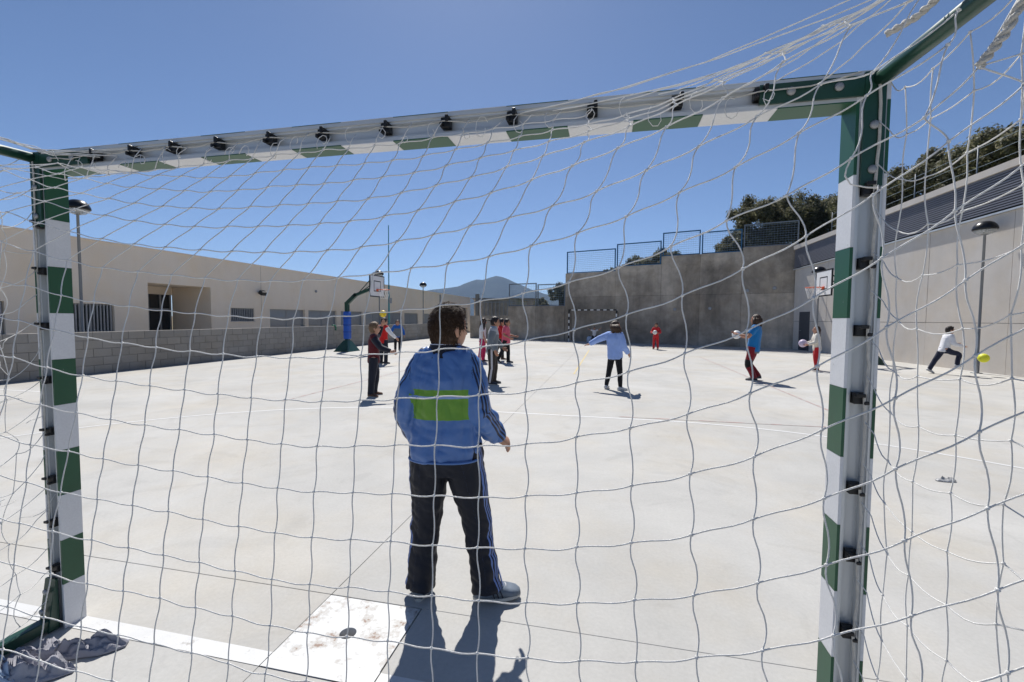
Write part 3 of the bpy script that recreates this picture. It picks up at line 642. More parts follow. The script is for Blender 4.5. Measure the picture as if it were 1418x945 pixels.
# ============================================================ FAR GOAL
fg = thing('handball_goal', 'small far goal with black and white posts in front of the stained wall', 'goal', BA+bd*back_s(-1.55)+Vector((0, -.55, 0)), bang)
M_bw_b = mat('black_band', (.02, .02, .02), .5); M_bw_w = mat('white_band_far', (.75, .75, .73), .5)
for px in (0, 2.95):
    p_ = boxo('post', (px-.03, -.03, 0), (px+.03, .03, 1.9), M_bw_w, fg)
    for k in range(0, 10, 2): boxo('band', (px-.0345, -.0345, k*.19+.19), (px+.0345, .0345, k*.19+.38), M_bw_b, p_)
p_ = boxo('crossbar', (-.029, -.029, 1.901), (2.98, .029, 1.96), M_bw_w, fg)
for k in range(0, 15, 2): boxo('band', (-.033+k*.2, -.0335, 1.897), (.17+k*.2, .0335, 1.9645), M_bw_b, p_)
for px in (0, 2.95): tubeo('rear_stay', [(px, 0, 1.9), (px, .3, 1.8), (px, .4, .05)], .018, M_black, fg)

# ============================================================ BASKETBALL HOOPS
M_pad = mat('blue_padding', (.02, .10, .48), .45, var=.1, vs_=6); M_board = mat('white_backboard', (.80, .80, .80), .35, var=.03); M_rim = mat('orange_rim', (.65, .13, .05), .45)
def hoop(loc, sx, label):
    """local +x points from the base towards the court"""
    h = thing('basketball_hoop', label, 'hoop', loc, 0 if sx > 0 else pi)
    bm = bmesh.new(); box(bm, (-.35, -.45, 0), (.3, .45, .45))
    for v in bm.verts:
        if v.co.z > .3: v.co.x = v.co.x*.28; v.co.y *= .28
    bm_obj('base', bm, M_green, h)
    boxo('post', (-.07, -.07, .4), (.07, .07, 2.0), M_green, h)
    bm = bmesh.new(); box(bm, (-.12, -.12, .5), (.12, .12, 1.62), .03); pd = bm_obj('padding', bm, M_pad, h)
    for z in (.78, 1.06, 1.34): boxo('strap', (-.1225, -.1225, z), (.1225, .1225, z+.03), mat('strap_blue', (.012, .05, .28), .5), pd)
    bm = bmesh.new()
    for (x0, z0), (x1, z1), hh in (((0, 1.95), (.42, 2.32), .15), ((.36, 2.28), (1.32, 2.62), .11)):
        d = Vector((x1-x0, 0, z1-z0)); a = math.atan2(d.z, d.x); mt_ = Matrix.Translation((x0, 0, z0)) @ Matrix.Rotation(-a, 4, 'Y'); box(bm, (-.05, -.055, -hh/2), (d.length, .055, hh/2), 0, mt_)
    bm_obj('arm', bm, M_green, h)
    for y in (-.3, .3): tubeo('brace', [(.6, y*.15, 2.42), (1.3, y, 2.95)], .018, M_green, h)
    bd_ = boxo('backboard', (1.33, -.55, 2.22), (1.36, .55, 3.06), M_board, h)
    e = .04
    for lo, hi in (((1.3255, -.565, 2.205), (1.3655, .565, 2.205+e)), ((1.3255, -.565, 3.075-e), (1.3655, .565, 3.075)), ((1.3255, -.565, 2.205+e), (1.3655, -.565+e, 3.075-e)), ((1.3255, .565-e, 2.205+e), (1.3655, .565, 3.075-e))): boxo('border', lo, hi, M_black, bd_)
    for lo, hi in (((1.3602, -.27, 2.42), (1.3625, .27, 2.455)), ((1.3602, -.27, 2.815), (1.3625, .27, 2.85)), ((1.3602, -.27, 2.455), (1.3625, -.235, 2.815)), ((1.3602, .235, 2.455), (1.3625, .27, 2.815))): boxo('target_square', lo, hi, M_black, bd_)
    bm = bmesh.new(); c = Vector((1.66, 0, 2.5)); tube(bm, [c+Vector((cos(a)*.225, sin(a)*.225, 0)) for a in [2*pi*k/24 for k in range(25)]], .011, 6)
    box(bm, (1.362, -.09, 2.44), (1.375, .09, 2.53)); box(bm, (1.37, -.06, 2.487), (1.45, .06, 2.503)); rm = bm_obj('rim', bm, M_rim, h, smooth=False)
    for k in range(12):
        a0 = 2*pi*k/12
        for s in (-1, 1): tubeo('net_cord', [c+Vector((cos(a0+s*.26*t)*(.225-.03*t), sin(a0+s*.26*t)*(.225-.03*t), -.012-.12*t)) for t in range(4)], .004, M_cord, rm, 4)
    return h
hoop((-9.6, 14.72, 0), 1, 'basketball hoop with blue padded post in front of the block wall')
hoop((9.15, 15.15, 0), -1, 'basketball hoop by the pale right wall, partly behind the goal post')

# ============================================================ LAMPS AND POLES
M_pole = mat('lamp_pole_grey', (.20, .21, .22), .5, metal=.3); M_gl = mat('lamp_glass', (.6, .62, .62), .15, alpha=.35)
def lamp(loc, h, label):
    t = thing('street_lamp', label, 'lamp', loc, 0, 'garden lamps along the court')
    bm = bmesh.new(); lathe(bm, [(.12, 0), (.12, .015), (.055, .02), (.055, .5), (.034, .52), (.029, h-.28), (.045, h-.27), (.045, h-.20)], 14); bm_obj('pole', bm, M_pole, t, True)
    bm = bmesh.new(); lathe(bm, [(.245, h-.15), (.258, h-.13), (.255, h-.09), (.225, h-.02), (.17, h+.045), (.10, h+.08), (.03, h+.095)], 24); bm_obj('reflector_cap', bm, mat('lamp_black', (.008, .008, .009), .3), t, True)
    bm = bmesh.new(); lathe(bm, [(.24, h-.126), (.22, h-.19), (.15, h-.25), (.06, h-.275), (.058, h-.268), (.145, h-.243), (.213, h-.186), (.233, h-.1265)], 20, close=False); bm_obj('glass_bowl', bm, M_gl, t, True)
    bm = bmesh.new(); lathe(bm, [(.035, h-.24), (.04, h-.14)], 10); bm_obj('bulb', bm, M_board, t, True)
    for a in (0, 2*pi/3, 4*pi/3): tubeo('arm', [(cos(a)*.045, sin(a)*.045, h-.25), (cos(a)*.2, sin(a)*.2, h-.2), (cos(a)*.25, sin(a)*.25, h-.12)], .008, M_pole, t, 6)
lamp((-12.0, 6.99, 0), 4.14, 'domed lamp right beside the left goal post, in front of the building')
lamp((-12.0, 21.66, 0), 3.97, 'domed lamp rising just behind the left basketball backboard')
lamp((-12.0, 27.78, 0), 3.80, 'domed lamp at the far end of the beige building, by the mountain')
lamp((10.62, 12.87, 0), 3.99, 'domed lamp standing close to the pale right wall near the running boy')
lamp((9.06, 18.6, 0), 3.47, 'domed lamp just above the right basketball backboard')
M_teal = mat('teal_paint', (.02, .22, .26), .45)
fp = thing('flagpole', 'tall thin teal pole rising beside the left basketball hoop', 'pole', (-11.35, 21.56, 0))
bm = bmesh.new(); lathe(bm, [(.05, 0), (.045, 3.2), (.03, 3.25), (.022, 6.55), (.01, 6.58)], 12); bm_obj('shaft', bm, M_teal, fp, True)
bm = bmesh.new(); lathe(bm, [(.14, 0), (.14, .02), (.07, .03), (.07, .2)], 12); bm_obj('base_plate', bm, M_steel, fp, True)
o = boxo('junction_box', (.03, -.08, 2.2), (.14, .08, 2.5), M_steel, fp)
# green tap pipe poking over the block wall
tp = thing('tap_pipe', 'small green pipe elbow poking above the block wall', 'pipe', (WX+.04, 16.1, .8))
tubeo('pipe', [(0, 0, 0), (0, 0, .16), (.0, -.05, .22), (0, -.26, .24)], .03, mat('pipe_green', (.01, .16, .09), .4), tp); boxo('bracket', (-.05, -.03, .04), (.0, .03, .1), M_steel, tp)
# ============================================================ PEOPLE
def V(*a): return Vector(a)
M_skin = mat('skin', (.50, .27, .18), .5, var=.08, vs_=12, spec=.35)
M_skin2 = mat('skin_tan', (.40, .20, .125), .5, var=.08, vs_=12, spec=.35)
M_eye = mat('eye', (.03, .02, .015), .2); M_lip = mat('lip', (.42, .15, .12), .5)
def cloth(name, col, rough=.85, var=.12, sheen=.15): return mat('cloth_'+name, col, rough, var=var, vs_=7, bump=.35, bs=28, spec=.25, sheen=sheen)
M_hair_d = mat('hair_dark', (.022, .013, .009), .45, var=.3, vs_=30, bump=.8, bs=120, stretch=(1, 1, .3)); M_hair_b = mat('hair_brown', (.06, .032, .017), .45, var=.3, vs_=30, bump=.8, bs=120); M_hair_l = mat('hair_blond', (.17, .10, .05), .45, var=.3, vs_=30, bump=.8, bs=120)
M_shoe_w = mat('shoe_white', (.55, .55, .56), .6); M_shoe_d = mat('shoe_dark', (.04, .04, .05), .6); M_shoe_b = mat('shoe_brown', (.12, .055, .03), .6); M_sole = mat('shoe_sole', (.5, .49, .46), .7)

def ering(bm, c, ax, ay, a, b, n=20, e=2.3):
    out = []
    for k in range(n):
        t = 2*pi*k/n; cx, sy = cos(t), sin(t)
        out.append(bm.verts.new(c+ax*(a*math.copysign(abs(cx)**(2/e), cx))+ay*(b*math.copysign(abs(sy)**(2/e), sy))))
    return out
def loft(bm, rings):
    n = len(rings[0])
    for r0, r1 in zip(rings, rings[1:]):
        for k in range(n): bm.faces.new((r0[k], r0[(k+1) % n], r1[(k+1) % n], r1[k]))
    bm.faces.new(rings[0][::-1]); bm.faces.new(rings[-1])
def ell(bm, c, r, mtx=None, sub=3):
    M = Matrix.Translation(c) @ (mtx or Matrix.Identity(4)) @ Matrix.Diagonal((*r, 1)); bmesh.ops.create_icosphere(bm, subdivisions=sub, radius=1, matrix=M)
def remesh(bm, voxel, smooth, name):
    fix(bm)
    me = bpy.data.meshes.new('tmp'); bm.to_mesh(me); bm.free(); o = bpy.data.objects.new('tmp', me); COL.objects.link(o)
    m = o.modifiers.new('r', 'REMESH'); m.mode = 'VOXEL'; m.voxel_size = voxel; m.use_smooth_shade = True
    if smooth: s = o.modifiers.new('s', 'SMOOTH'); s.factor = .5; s.iterations = smooth
    dg = bpy.context.evaluated_depsgraph_get(); me2 = bpy.data.meshes.new_from_object(o.evaluated_get(dg)); bpy.data.objects.remove(o); bpy.data.meshes.remove(me)
    me2.name = name
    for p in me2.polygons: p.use_smooth = True
    return me2
def catmull(P, k=4):
    P = [Vector(p) for p in P]; out = []
    for i in range(len(P)-1):
        a, b, c, d = P[max(i-1, 0)], P[i], P[i+1], P[min(i+2, len(P)-1)]
        for j in range(k):
            t = j/k; out.append(.5*((2*b)+(c-a)*t+(2*a-5*b+4*c-d)*t*t+(3*b-a-3*c+d)*t**3))
    out.append(P[-1]); return out
def lerpl(L, k=4):
    out = []
    for a, b in zip(L, L[1:]):
        for j in range(k): out.append(a+(b-a)*j/k)
    return out+[L[-1]]
def seg_near(p, segs):
    best = None
    for i, (a, b, r, lab) in enumerate(segs):
        d = b-a; t = max(0, min(1, (p-a).dot(d)/max(d.length_squared, 1e-9))); q = a+d*t; s = (p-q).length/r
        if best is None or s < best[0]: best = (s, lab, i, t)
    return best
def wrinkle(me, amp, seed, f=(13, 13, 6), only=None):
    off = V(seed*7.3, seed*3.1, seed*1.7); nrm = [v.normal.copy() for v in me.vertices]
    for v, nn in zip(me.vertices, nrm):
        p = v.co; q = V(p.x*f[0], p.y*f[1], p.z*f[2])+off
        h = abs(noise.noise(q))*1.2+.5*abs(noise.noise(V(p.x*9, p.y*9, p.z*22+p.x*9)+off*2))-.35
        v.co += nn*h*amp

WF = {}
def person(name, label, loc, heading, H, pose, top, legs, shoes=M_shoe_d, hair=('short', None), skin=M_skin, wide=1., voxel=.0085, group='children playing on the court', sleeve=1., wr=.006, hem=0., detail=False, fixz=True):
    """One child. Local frame: +y faces forward, +x the right side. Pose: directions in that frame."""
    t = thing(name, label, 'person', loc, -radians(heading), group)
    u = H; P0 = V(0, 0, 0)
    le = radians(pose.get('lean', 0)); ls = radians(pose.get('side', 0)); tw = radians(pose.get('twist', 0))
    sp = V(sin(ls), sin(le), cos(le)*cos(ls)).normalized()
    tr = V(cos(tw), -sin(tw), 0); tr = (tr-sp*tr.dot(sp)).normalized(); tf = sp.cross(tr)
    def T(d): d = Vector(d).normalized(); return tr*d.x+tf*d.y+sp*d.z
    def L(d): return Vector(d).normalized()
    hipw, shw = .052*u*wide, pose.get('shw', .098)*u*(1+(wide-1)*.7)
    J = {'neck': P0+sp*.335*u, 'chest': P0+sp*.24*u}
    for s, k in ((-1, 'l'), (1, 'r')):
        J['sh'+k] = P0+sp*.302*u+tr*s*shw; a = pose['arm_'+k]
        J['el'+k] = J['sh'+k]+T(a[0])*.165*u; J['wr'+k] = J['el'+k]+T(a[1])*.148*u
        J['hip'+k] = P0+V(s*hipw, 0, -.005*u); g_ = pose['leg_'+k]
        J['kn'+k] = J['hip'+k]+L(g_[0])*.235*u; J['an'+k] = J['kn'+k]+L(g_[1])*.22*u
    zmin = min(J['anl'].z-.04*u-max(0, pose.get('toe_l', 0))*.09*u, J['anr'].z-.04*u-max(0, pose.get('toe_r', 0))*.09*u)
    up_ = V(0, 0, -zmin+pose.get('lift', 0)); P0 = P0+up_
    for k in J: J[k] = J[k]+up_
    hy, hp = radians(pose.get('head', 0)), radians(pose.get('nod', 0)); hr = radians(pose.get('roll', 0))
    HM = (Matrix.Rotation(-hy, 3, 'Z') @ Matrix.Rotation(-hp, 3, 'X') @ Matrix.Rotation(hr, 3, 'Y')); hx, hf, hu = HM @ V(1, 0, 0), HM @ V(0, 1, 0), HM @ V(0, 0, 1)
    hh = (.178*u if H < 1.4 else .168*u)*pose.get('headk', 1.)
    HC = J['neck']+sp*.004*u+hu*hh*.47+hf*.016*u
    def hd(x, y, z): return HC+hx*x*hh+hf*y*hh+hu*z*hh
    # ---- body: one continuous skin surface
    bm = bmesh.new()
    sph = bmesh.ops.create_uvsphere(bm, u_segments=28, v_segments=20, radius=1)['verts']
    for v in sph:
        x, y, z = v.co; k = max(0, -z)
        X = x*.335*(1-.34*k**1.4); Y = y*.40; Z = z*.5
        if y > 0: Y *= (1-.08*abs(x))*(1-.05*k); Y += .05*k*max(0, y)
        else: Y *= 1+.06*max(0, z)-.30*k
        for ex in (-.145, .145): Y -= .045*math.exp(-((x*.335-ex)**2+(Z-.0)**2)/.0035)*(y > 0)
        Y += .02*math.exp(-(X**2/.006+(Z+.30)**2/.0015))*(y > 0)
        v.co = hd(X, Y+.02, Z)
    tube(bm, [hd(0, .37, .02), hd(0, .42, -.06), hd(0, .455, -.13), hd(0, .40, -.155)], [hh*.028, hh*.038, hh*.052, hh*.04], 8)
    for s in (-1, 1): ell(bm, hd(s*.335, -.03, -.05), (hh*.035, hh*.085, hh*.125), (Matrix((hx, hf, hu)).transposed() @ Matrix.Rotation(s*.35, 3, 'Z')).to_4x4(), 2)
    tube(bm, [J['neck']-sp*.03*u, J['neck']+sp*.02*u, HC-hu*hh*.22-hf*hh*.03], [.052*u*wide, .041*u*wide, .040*u*wide], 14)
    rs = []
    for f, a, b in ((-.06, .075, .06), (0, .092, .066), (.09, .082, .058), (.18, .09, .062), (.26, .098, .062), (.305, .09, .052), (.33, .05, .042)):
        rs.append(ering(bm, P0+sp*f*u, tr if f > .1 else (tr+V(1, 0, 0)).normalized(), tf, a*u*wide, b*u*wide))
    loft(bm, rs)
    def hand(k, s, pt):
        wr_, d = J['wr'+k], (J['wr'+k]-J['el'+k]).normalized()
        hdir = pose.get('hand_'+k); d = T(hdir).normalized() if hdir else d
        side = pose.get('palm_'+k, (s*.2, 1, .0)); n_ = T(side); n_ = (n_-d*n_.dot(d)).normalized(); th = d.cross(n_)*(-s) if pose.get('flip_'+k) else d.cross(n_)*s
        hl = .052*u
        # palm: n_ is across the knuckles towards the thumb, th the palm normal
        rs_ = [ering(bm, wr_+d*q*hl, n_, th, w_*u, h_*u, 12) for q, w_, h_ in ((-.3, .016, .0135), (.1, .018, .0125), (.6, .024, .0115), (1.0, .024, .0105))]
        loft(bm, rs_)
        cu = pose.get('curl_'+k, .5)
        for i, (off, ln) in enumerate(((.018, .040), (.0065, .045), (-.005, .042), (-.016, .033))):
            p = wr_+d*hl*.92+n_*off*u; pts = [p-d*.008*u]; dd = d.copy()
            for j in range(4): pts.append(p.copy()); dd = (dd*cos(cu*.55)-th*sin(cu*.55)).normalized(); p = p+dd*ln*u/3
            tube(bm, pts, [.0066*u, .0066*u, .0062*u, .0058*u, .0052*u], 7, round_cap=True)
        p = wr_+d*hl*.3+n_*.014*u; d2 = (d*.65+n_*.75-th*.25).normalized()
        tube(bm, [p, p+d2*.018*u, p+(d2*.034+d*.01-th*.004)*u], [.009*u, .0075*u, .006*u], 7, round_cap=True)
    for s, k in ((-1, 'l'), (1, 'r')):
        A = catmull([J['sh'+k]-T((s, 0, 0))*.02*u, J['el'+k].lerp(J['sh'+k], .5), J['el'+k], J['wr'+k].lerp(J['el'+k], .6), J['wr'+k]], 3)
        tube(bm, A, lerpl([.036*u, .032*u, .026*u, .025*u, .0165*u], 3), 12, round_cap=True); hand(k, s, None)
        A = catmull([J['hip'+k]+V(0, 0, .03*u), J['hip'+k].lerp(J['kn'+k], .5), J['kn'+k], J['kn'+k].lerp(J['an'+k], .35), J['an'+k]], 3)
        bl_ = min(1., legs.get('thick', 1.)); tube(bm, A, lerpl([.054*u*wide*bl_, .044*u*wide*bl_, .032*u*bl_, .031*u*bl_, .021*u*bl_], 3), 14, round_cap=True)
        fy = radians(pose.get('foot_'+k, 0)); fp_ = pose.get('toe_'+k, 0); fd = V(sin(fy), cos(fy), 0); fd = (fd*cos(fp_)-V(0, 0, 1)*sin(fp_)).normalized()
        tube(bm, [J['an'+k], J['an'+k]-V(0, 0, .02*u)+fd*.03*u, J['an'+k]-V(0, 0, .026*u)+fd*.085*u], [.022*u, .02*u, .014*u], 10, round_cap=True)
        J['fd'+k] = fd
    me = remesh(bm, voxel*.78, 1, 'body'); me.materials.append(skin); me.materials.append(M_lip)
    lp = hd(0, .42, -.30)
    for p in me.polygons:
        c = p.center-lp
        if abs(c.dot(hx)) < .11*hh and abs(c.dot(hu)) < .03*hh and c.dot(hf) > -.12*hh: p.material_index = 1
    body = link('body', me, None, t)
    for s in (-1, 1):
        bm = bmesh.new(); ell(bm, hd(s*.145, .345, .0), (hh*.045, hh*.03, hh*.03), None, 2); bm_obj('eye', bm, M_eye, body, True)
        bm = bmesh.new(); tube(bm, [hd(s*.07, .385, .085), hd(s*.15, .375, .105), hd(s*.225, .32, .085)], hh*.012, 5); bm_obj('eyebrow', bm, hair[1] or M_hair_d, body, True)
    # ---- top garment
    tk_ = top.get('thick', 1.)
    segs = [(P0+sp*.0*u, P0+sp*.30*u, .095*u*wide*tk_, 0)]; bm = bmesh.new(); rs = []
    tk = top.get('thick', 1.); sb, st_ = top.get('shape', (1., 1.))
    for f, a, b in ((-.045-hem, .088, .078), (-.02-hem, .096, .083), (.02, .098, .082), (.10, .096, .076), (.18, .102, .076), (.25, .108, .075), (.295, .098, .064), (.32, .07, .054), (.338, .052, .05)):
        rs.append(ering(bm, P0+sp*f*u, tr if f > .1 else (tr+V(1, 0, 0)).normalized(), tf, a*u*wide*tk*(sb+(st_-sb)*max(0, min(1, (f+.045)/.36))), b*u*wide*tk, 24, 2.5))
    loft(bm, rs)
    for s, k in ((-1, 'l'), (1, 'r')):
        e_, w_, s_ = J['el'+k], J['wr'+k], J['sh'+k]
        if sleeve > .6:
            A = [s_-T((s, 0, -.1))*.045*u, s_-T((s, 0, -.3))*.01*u, s_.lerp(e_, .45), e_, e_.lerp(w_, .5), e_.lerp(w_, .96*sleeve)]
            rd = [.048, .049, .047, .042, .037, .030]
        else:
            A = [s_-T((s, 0, -.1))*.045*u, s_-T((s, 0, -.3))*.01*u, s_.lerp(e_, .3), s_.lerp(e_, sleeve*1.35)]; rd = [.05, .05, .045, .043]
        tube(bm, catmull(A, 3), lerpl([q*u*tk*(1+(wide-1)*.5) for q in rd], 3), 16, round_cap=False)
        segs += [(s_, e_, .045*u*tk, 1), (e_, w_, .036*u*tk, 1)]
    if top.get('collar'): 
        cN = J['neck']; rs = [ering(bm, cN+sp*q*u, tr, tf, a*u*wide, b*u*wide, 20) for q, a, b in ((-.02, .06, .056), (.012, .05, .05), (.03, .049, .049))]; loft(bm, rs)
    me = remesh(bm, voxel, 2, 'top'); wrinkle(me, wr*tk, H*10+heading*.1, (20, 20, 4.5) if detail else (13, 13, 6))
    mats = [top['torso'], top.get('sleeve', top['torso']), top.get('yoke', top['torso']), top.get('hemc', top['torso'])]
    for m_ in mats: me.materials.append(m_)
    for p in me.polygons:
        q = seg_near(p.center, segs); idx = 1 if q[1] == 1 and not (q[3] < .08) else 0
        hrel = (p.center-P0).dot(sp)/u
        if idx == 0 and hrel > .245: idx = 2
        if idx == 0 and hrel < -.018-hem: idx = 3
        p.material_index = idx
    tp_ = link(top.get('name', 'jacket'), me, None, t)
    # ---- trousers
    bm = bmesh.new(); lk = legs.get('thick', 1.); segs2 = []
    loft(bm, [ering(bm, P0+V(0, 0, f*u), V(1, 0, 0), V(0, 1, 0), a*u*wide, b*u*wide*1.0, 22, 2.4) for f, a, b in ((-.065, .088, .068), (-.02, .098, .076), (.03, .094, .072), (.065, .088, .068))])
    full = legs.get('len', 1.)
    for s, k in ((-1, 'l'), (1, 'r')):
        a, b, c = J['hip'+k], J['kn'+k], J['an'+k]; c2 = b.lerp(c, full*1.04)
        A = catmull([a+V(0, 0, .03*u), a.lerp(b, .45), b, b.lerp(c2, .5), c2], 4)
        tube(bm, A, lerpl([q*u*lk for q in (.064*wide, .056*wide, .046, .042, legs.get('cuff', .040))], 4), 18)
        segs2 += [(a, b, .05*u, 0), (b, c2, .042*u, 1)]
    me = remesh(bm, voxel, 2, 'trousers'); wrinkle(me, wr*.8*lk, H*20+heading*.1, (16, 16, 9))
    for m_ in (legs['thigh'], legs.get('shin', legs['thigh']), legs.get('knee', legs['thigh'])): me.materials.append(m_)
    at = me.attributes.new('stripe', 'FLOAT', 'POINT')
    for v in me.vertices:
        q = seg_near(v.co, segs2); a, b, r_, lab = segs2[q[2]]; s = -1 if q[2] < 2 else 1; ax = (b-a).normalized(); o_ = v.co-(a+(b-a)*q[3])
        fdv = V(0, 1, 0); fdv = (fdv-ax*fdv.dot(ax)).normalized(); ov = V(s, 0, 0); ov = (ov-ax*ov.dot(ax)).normalized()
        at.data[v.index].value = o_.dot(fdv)/u if o_.dot(ov) > .25*r_ else 1.
    for p in me.polygons:
        q = seg_near(p.center, segs2); p.material_index = 2 if (q[1] == 0 and q[3] > .72) or (q[1] == 1 and q[3] < .2) else q[1]
    tr_ = link('trousers', me, None, t)
    # ---- shoes
    for s, k in ((-1, 'l'), (1, 'r')):
        fd = J['fd'+k]; an = J['an'+k]; fp_ = pose.get('toe_'+k, 0); upv = V(0, 0, 1) if abs(fp_) < .01 else (V(0, 0, 1)-fd*fd.z).normalized(); rv = fd.cross(upv).normalized()
        sole = an-upv*.04*u; bm = bmesh.new(); rs = []
        for f, w_, h_ in ((-.042, .016, .034), (-.032, .024, .05), (-.01, .027, .058), (.02, .028, .054), (.05, .031, .040), (.08, .033, .031), (.103, .026, .025), (.115, .014, .017)):
            rs.append(ering(bm, sole+fd*f*u+upv*(h_*.5*u+.006*u), rv, upv, w_*u, h_*.5*u, 16, 2.6))
        loft(bm, rs); fix(bm); sh = bm_obj('shoe', bm, shoes if not isinstance(shoes, dict) else shoes['m'], t, True)
        bm = bmesh.new(); rs = []
        for z in (0, .011):
            ring = []
            for i in range(20):
                a_ = 2*pi*i/20; f = cos(a_)*.082+.036; w_ = sin(a_)*(.0315 if cos(a_) > -.3 else .027)
                ring.append(bm.verts.new(sole+fd*f*u+rv*w_*u+upv*z*u))
            rs.append(ring)
        loft(bm, rs); fix(bm); bm_obj('sole', bm, M_sole, sh)
        J['sole'+k] = sole
    # ---- hair
    kind, hm = hair
    bm = bmesh.new(); grid = {}; NU, NV = 40, 22
    def hairpt(x, y, z, rr):
        k = max(0, -z); Y = y*.40*(1 if y > 0 else 1+.06*max(0, z)-.12*k)+.02; return hd(x*.335*rr, Y*rr, z*.5*rr+.01)
    low = {'short': -.62, 'bob': -1.0, 'long': -1.0, 'tail': -.5}[kind]
    for i in range(NU):
        for j in range(NV+1):
            th_ = 2*pi*i/NU; z = 1-(1-low)*j/NV; z = max(-1, min(1, z)); rxy = math.sqrt(max(0, 1-z*z)) if z > 0 else math.sqrt(1-(z*.55)**2); x, y = cos(th_)*rxy, sin(th_)*rxy
            lim = -.35+.85*max(0, (y+.15))/.8 if y > -.15 else low     # hair line: high over the forehead
            if abs(x) > .75 and y > -.15 and y < .35: lim = min(lim, -.05)
            zz = max(z, lim); rr = 1.055+.035*noise.noise(V(x*3.2, y*3.2, z*3.2)*1.6+V(H*9, 0, 0))+.02*noise.noise(V(x, y, z)*9)
            if z < lim: rr = .96
            grid[i, j] = bm.verts.new(hairpt(x, y, zz, rr if j < NV else .96))
    for i in range(NU):
        for j in range(NV): bm.faces.new((grid[i, j], grid[(i+1) % NU, j], grid[(i+1) % NU, j+1], grid[i, j+1]))
    if kind == 'bob':
        for k in range(46):
            a_ = rn.uniform(-.1*pi, 1.1*pi)+pi; x, y = cos(a_), sin(a_); w_ = pose.get('wind', (0, 0, 0))
            p0 = hairpt(x*.95, y*.95, .35, 1.05); p1 = hairpt(x*1.02, y*1.02, -.2, 1.14)+V(*w_)*.03; p2 = hairpt(x*.98, y*.98, -.85, 1.15)+V(*w_)*.07+V(rn.uniform(-.015, .015), rn.uniform(-.015, .015), rn.uniform(-.02, .02))
            tube(bm, [p0, p1, p2], [hh*.07, hh*.085, hh*.03], 6)
    if kind in ('long', 'tail'):
        for k in range(26):
            if kind == 'tail':
                b0 = hd(rn.uniform(-.05, .05), -.43, .16); p1 = b0-hf*.07*u*.8+hu*.01*u; p2 = b0-hf*.085*u-hu*.07*u+V(rn.uniform(-.015, .015), rn.uniform(-.015, .015), 0); p3 = p2-hu*rn.uniform(.03, .07)*u
                tube(bm, catmull([b0, p1, p2, p3], 2), lerpl([hh*.05, hh*.07, hh*.06, hh*.015], 2), 6)
            else:
                a_ = rn.uniform(0, pi)+pi; x, y = cos(a_), sin(a_); p0 = hairpt(x, y, .3, 1.04); p1 = hairpt(x*1.02, y*1.02, -.4, 1.12); p2 = p1+V(rn.uniform(-.02, .02), rn.uniform(-.02, .02), -rn.uniform(.08, .14)*u*.9)
                tube(bm, [p0, p1, p2], [hh*.06, hh*.08, hh*.03], 6)
    ho = bm_obj('hair', bm, hm or M_hair_d, body, True)
    if detail:   # short strands lying over the cap
        bm = bmesh.new()
        for k in range(5200):
            z = rn.uniform(-.6, 1); th_ = rn.uniform(0, 2*pi); rxy = math.sqrt(max(0, 1-z*z)) if z > 0 else math.sqrt(1-(z*.55)**2); x, y = cos(th_)*rxy, sin(th_)*rxy
            lim = -.35+.85*max(0, (y+.15))/.8 if y > -.15 else -.6
            if abs(x) > .75 and -.15 < y < .35: lim = min(lim, -.05)
            if z < lim+.03: continue
            rr = 1.05+.035*noise.noise(V(x*3.2, y*3.2, z*3.2)*1.6+V(H*9, 0, 0)); p = hairpt(x, y, z, rr); q = hairpt(x, y, z, rr+.2)-p; nn = q.normalized()
            down = (-hu*.8+hf*(.5 if z > .4 else .0)+V(rn.uniform(-.6, .6), rn.uniform(-.6, .6), rn.uniform(-.3, .3))); down = (down-nn*down.dot(nn)).normalized(); sd_ = nn.cross(down)*.0011
            ln = rn.uniform(.012, .026); a1 = p+down*ln*.5+nn*.005; a2 = p+down*ln+nn*rn.uniform(.002, .006)
            v0, v1, v2, v3, v4 = [bm.verts.new(c) for c in (p-sd_, p+sd_, a1+sd_, a1-sd_, a2)]; bm.faces.new((v0, v1, v2, v3)); bm.faces.new((v3, v2, v4))
        bm_obj('hair_strands', bm, mat('hair_strand', (.05, .028, .016), .65, var=.3, vs_=30, spec=.15), ho)['kind'] = 'stuff'
    return t, J, (P0, sp, tr, tf, u, hd)

def striped(name, base, stripe, w0, centres, rough=.6):
    """trouser cloth with side stripes from the 'stripe' point attribute"""
    m = mat('cloth_'+name, base, rough, var=.12, vs_=7, bump=.3, bs=28, spec=.3); nn = m.node_tree.nodes; l = m.node_tree.links; b = nn['Principled BSDF']; src = b.inputs['Base Color'].links[0].from_socket
    at = nn.new('ShaderNodeAttribute'); at.attribute_name = 'stripe'; cur = None
    for c in centres:
        x = nn.new('ShaderNodeMath'); x.operation = 'SUBTRACT'; x.inputs[1].default_value = c; l.new(at.outputs['Fac'], x.inputs[0])
        y = nn.new('ShaderNodeMath'); y.operation = 'ABSOLUTE'; l.new(x.outputs[0], y.inputs[0])
        z = nn.new('ShaderNodeMath'); z.operation = 'LESS_THAN'; z.inputs[1].default_value = w0; l.new(y.outputs[0], z.inputs[0])
        if cur is None: cur = z.outputs[0]
        else: q = nn.new('ShaderNodeMath'); q.operation = 'MAXIMUM'; l.new(cur, q.inputs[0]); l.new(z.outputs[0], q.inputs[1]); cur = q.outputs[0]
    mx = nn.new('ShaderNodeMix'); mx.data_type = 'RGBA'; l.new(cur, mx.inputs[0]); l.new(src, mx.inputs[6]); mx.inputs[7].default_value = (*stripe, 1); l.new(mx.outputs[2], b.inputs['Base Color'])
    return m

